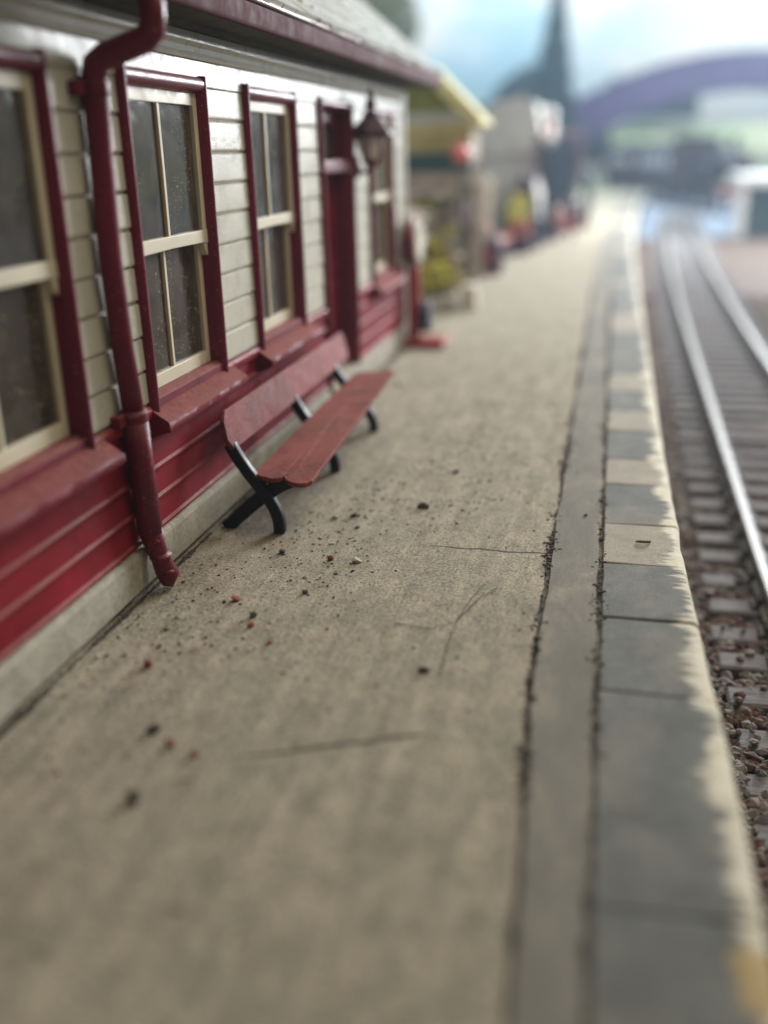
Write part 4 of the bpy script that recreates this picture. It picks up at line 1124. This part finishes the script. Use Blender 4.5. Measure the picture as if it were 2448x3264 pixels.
# ---- opposite platform end with white railing hut
q = root('white_hut', (5.2, 37, -1.0), 'low white roofed hut with dark teal wall right of the train', 'hut')
MB().box(4.05, 7.5, 36.4, 40, .66, 1.0).build('roof', M['white'], q, bevel=.05)
MB().box(4.08, 4.36, 36.45, 36.75, -1.0, .62).build('corner_post', M['white'], q)
MB().box(4.4, 7.3, 36.8, 39.8, -1.0, .62).build('wall', M['teal'], q)
# ---- arched bridge
q = root('arched_bridge', (7.5, 70.5, -1.0), 'brick arched bridge, tinted mauve for far glare, spanning the tracks in the background', 'bridge')
def arch_z(x): return 5.1 - .031*(x-7.5)**2
def arch_t(x): return 7.05 - .0243*(x-7.5)**2
xs = [-4.2 + k*.65 for k in range(37)]
m = MB(); p = MB()
for a, b in zip(xs, xs[1:]):
    m.hexa([(a, 69, arch_z(a)), (b, 69, arch_z(b)), (b, 72, arch_z(b)), (a, 72, arch_z(a)), (a, 69, arch_t(a)), (b, 69, arch_t(b)), (b, 72, arch_t(b)), (a, 72, arch_t(a))])
    p.hexa([(a, 68.9, arch_t(a)), (b, 68.9, arch_t(b)), (b, 69.2, arch_t(b)), (a, 69.2, arch_t(a)), (a, 68.9, arch_t(a)+.25), (b, 68.9, arch_t(b)+.25), (b, 69.2, arch_t(b)+.25), (a, 69.2, arch_t(a)+.25)])
m.build('arch', M['mauve'], q); p.build('parapet', M['mauve'], q)
MB().box(-5.6, -2.6, 68.8, 72.2, -1.05, 3.0).build('abutment', M['mauve'], q)
MB().box(17.6, 20.2, 68.8, 72.2, -1.05, 3.0).build('abutment', M['mauve'], q)
# ---- hills, wood, conifer, painted backscene
v, f = [], []; nx, ny = 40, 8
for j in range(ny+1):
    for i in range(nx+1):
        x = -30 + 70*i/nx; y = 72.5 + 10*j/ny
        h = -1.05 + (j/ny)**.8*(4.2 + 1.1*mnoise.noise(Vector((x*.13, y*.1, 2))) + .9*math.sin(x*.22+1))
        v.append((x, y, h))
for j in range(ny):
    for i in range(nx): f.append((j*(nx+1)+i, j*(nx+1)+i+1, (j+1)*(nx+1)+i+1, (j+1)*(nx+1)+i))
tag(add('hills', v, f, M['grass'], None, smooth=True), None, None, kind='structure')
rng = random.Random(77); m = MB()
for k in range(30000):
    x = rng.uniform(-26, -.5); y = rng.uniform(75, 79)
    top = 5.0 + 1.0*mnoise.noise(Vector((x*.35, 0, 4))) + .4*mnoise.noise(Vector((x*1.3, 2, 4)))
    top += max(0, 2.6-abs(x+6.0)*.75) + max(0, -x-13)*.5
    if x > -2: top -= (x+2)*.10
    m.leaf((x, y, rng.uniform(1.0, top)), rng.uniform(.15, .3), rng)
for k in range(7000):
    x = rng.uniform(-.5, 5.5); y = rng.uniform(78, 80.5)
    top = 6.5 - .12*x + .7*mnoise.noise(Vector((x*.6, 3, 4)))
    m.leaf((x, y, rng.uniform(3.9, top)), rng.uniform(.15, .3), rng)
tag(m.build('far_wood', M['leaf_far'], None), 'dark blue green belt of far woodland before the backscene', 'wood', kind='stuff')
CX, CY = -3.75, 66
q = root('conifer_tree', (CX, CY, -1.0), 'tall dark pointed conifer rising left of the bridge', 'tree')
rng = random.Random(5)
MB().tube([(CX, CY, -1.0), (CX, CY, 4), (CX+.1, CY, 11.2)], [.32, .2, .04], 8).build('trunk', M['brown'], q)
m = MB()
for k in range(12000):
    t = rng.random()**.7; z = 11.6 - t*10.6
    r = .30 + 2.3*t**1.35*(1+.18*math.sin(z*5)); a = rng.uniform(0, 6.28); rr = r*rng.random()**.5
    m.leaf((CX+rr*math.cos(a) - .8*t*t, CY+rr*math.sin(a), z - rr*.35), rng.uniform(.10, .22), rng)
m.build('crown', M['leaf_dark'], q)
q = root('leafy_tree', (-16.3, 73, -1.0), 'olive green tree crown showing just above the station roof', 'tree')
MB().tube([(-16.3, 73, -1.0), (-16.2, 73, 5), (-16.4, 73, 10.5)], [.5, .35, .12], 8).build('trunk', M['brown'], q)
for k in range(4):
    a = k*1.7; MB().tube([(-16.25, 73, 6+k*.8), (-16.25+1.2*math.cos(a), 73+1.2*math.sin(a), 8.2+k*.8)], [.2, .06], 6).build('limb', M['brown'], q)
foliage('crown', M['leaf_olive'], (-16.3, 73, 10.2), (2.9, 2.2, 3.4), 5200, .24, 951, q)
def m_sky():
    t = NT('painted_backscene')
    x, y, z = t.sep(t.pos.outputs['Position'])
    cl = t.noise(.16, 5, .55, (1, 1, 1.7), .4)
    c = t.ramp(cl, [(.36, (.42, .66, .80)), (.50, (.54, .74, .84)), (.60, (.74, .82, .83)), (.70, (.84, .82, .76))])
    c = t.mix(t.mrange(x, -8, 10, 0.0, .8), c, (.86, .85, .82))
    return t.out(c, .95, .05)
M['sky'] = m_sky()
v, f = [], []
for i in range(41):
    a = -1.15 + 2.3*i/40
    v += [(2+52*math.sin(a), 36+50*math.cos(a), -1.06), (2+52*math.sin(a), 36+50*math.cos(a), 26)]
for i in range(40): f.append((2*i, 2*i+2, 2*i+3, 2*i+1))
sk = add('backscene_board', v, f, M['sky'], None, smooth=True)
so = sk.modifiers.new('s', 'SOLIDIFY'); so.thickness = .2
tag(sk, 'curved board painted as pale blue sky with cream clouds behind everything', 'backdrop', kind='structure')

# ---- added thin volume imitating lens glare, before the painted sky
hz = MB().box(-30, 30, -6, 73.5, -2.1, 22).build('glare_veil', None or M['sky'], None)
hz.data.materials.clear()
hm = bpy.data.materials.new('glare_veil_volume'); hm.use_nodes = True
for n in list(hm.node_tree.nodes):
    if n.type == 'BSDF_PRINCIPLED': hm.node_tree.nodes.remove(n)
pv = hm.node_tree.nodes.new('ShaderNodeVolumePrincipled')
pv.inputs['Color'].default_value = (.68, .84, 1.0, 1); pv.inputs['Density'].default_value = .0024; pv.inputs['Anisotropy'].default_value = .3
hm.node_tree.links.new(pv.outputs[0], [n for n in hm.node_tree.nodes if n.type == 'OUTPUT_MATERIAL'][0].inputs['Volume'])
hz.data.materials.append(hm)
tag(hz, 'faint bluish volume added to imitate lens glare over the whole scene', 'glare_veil', kind='stuff')
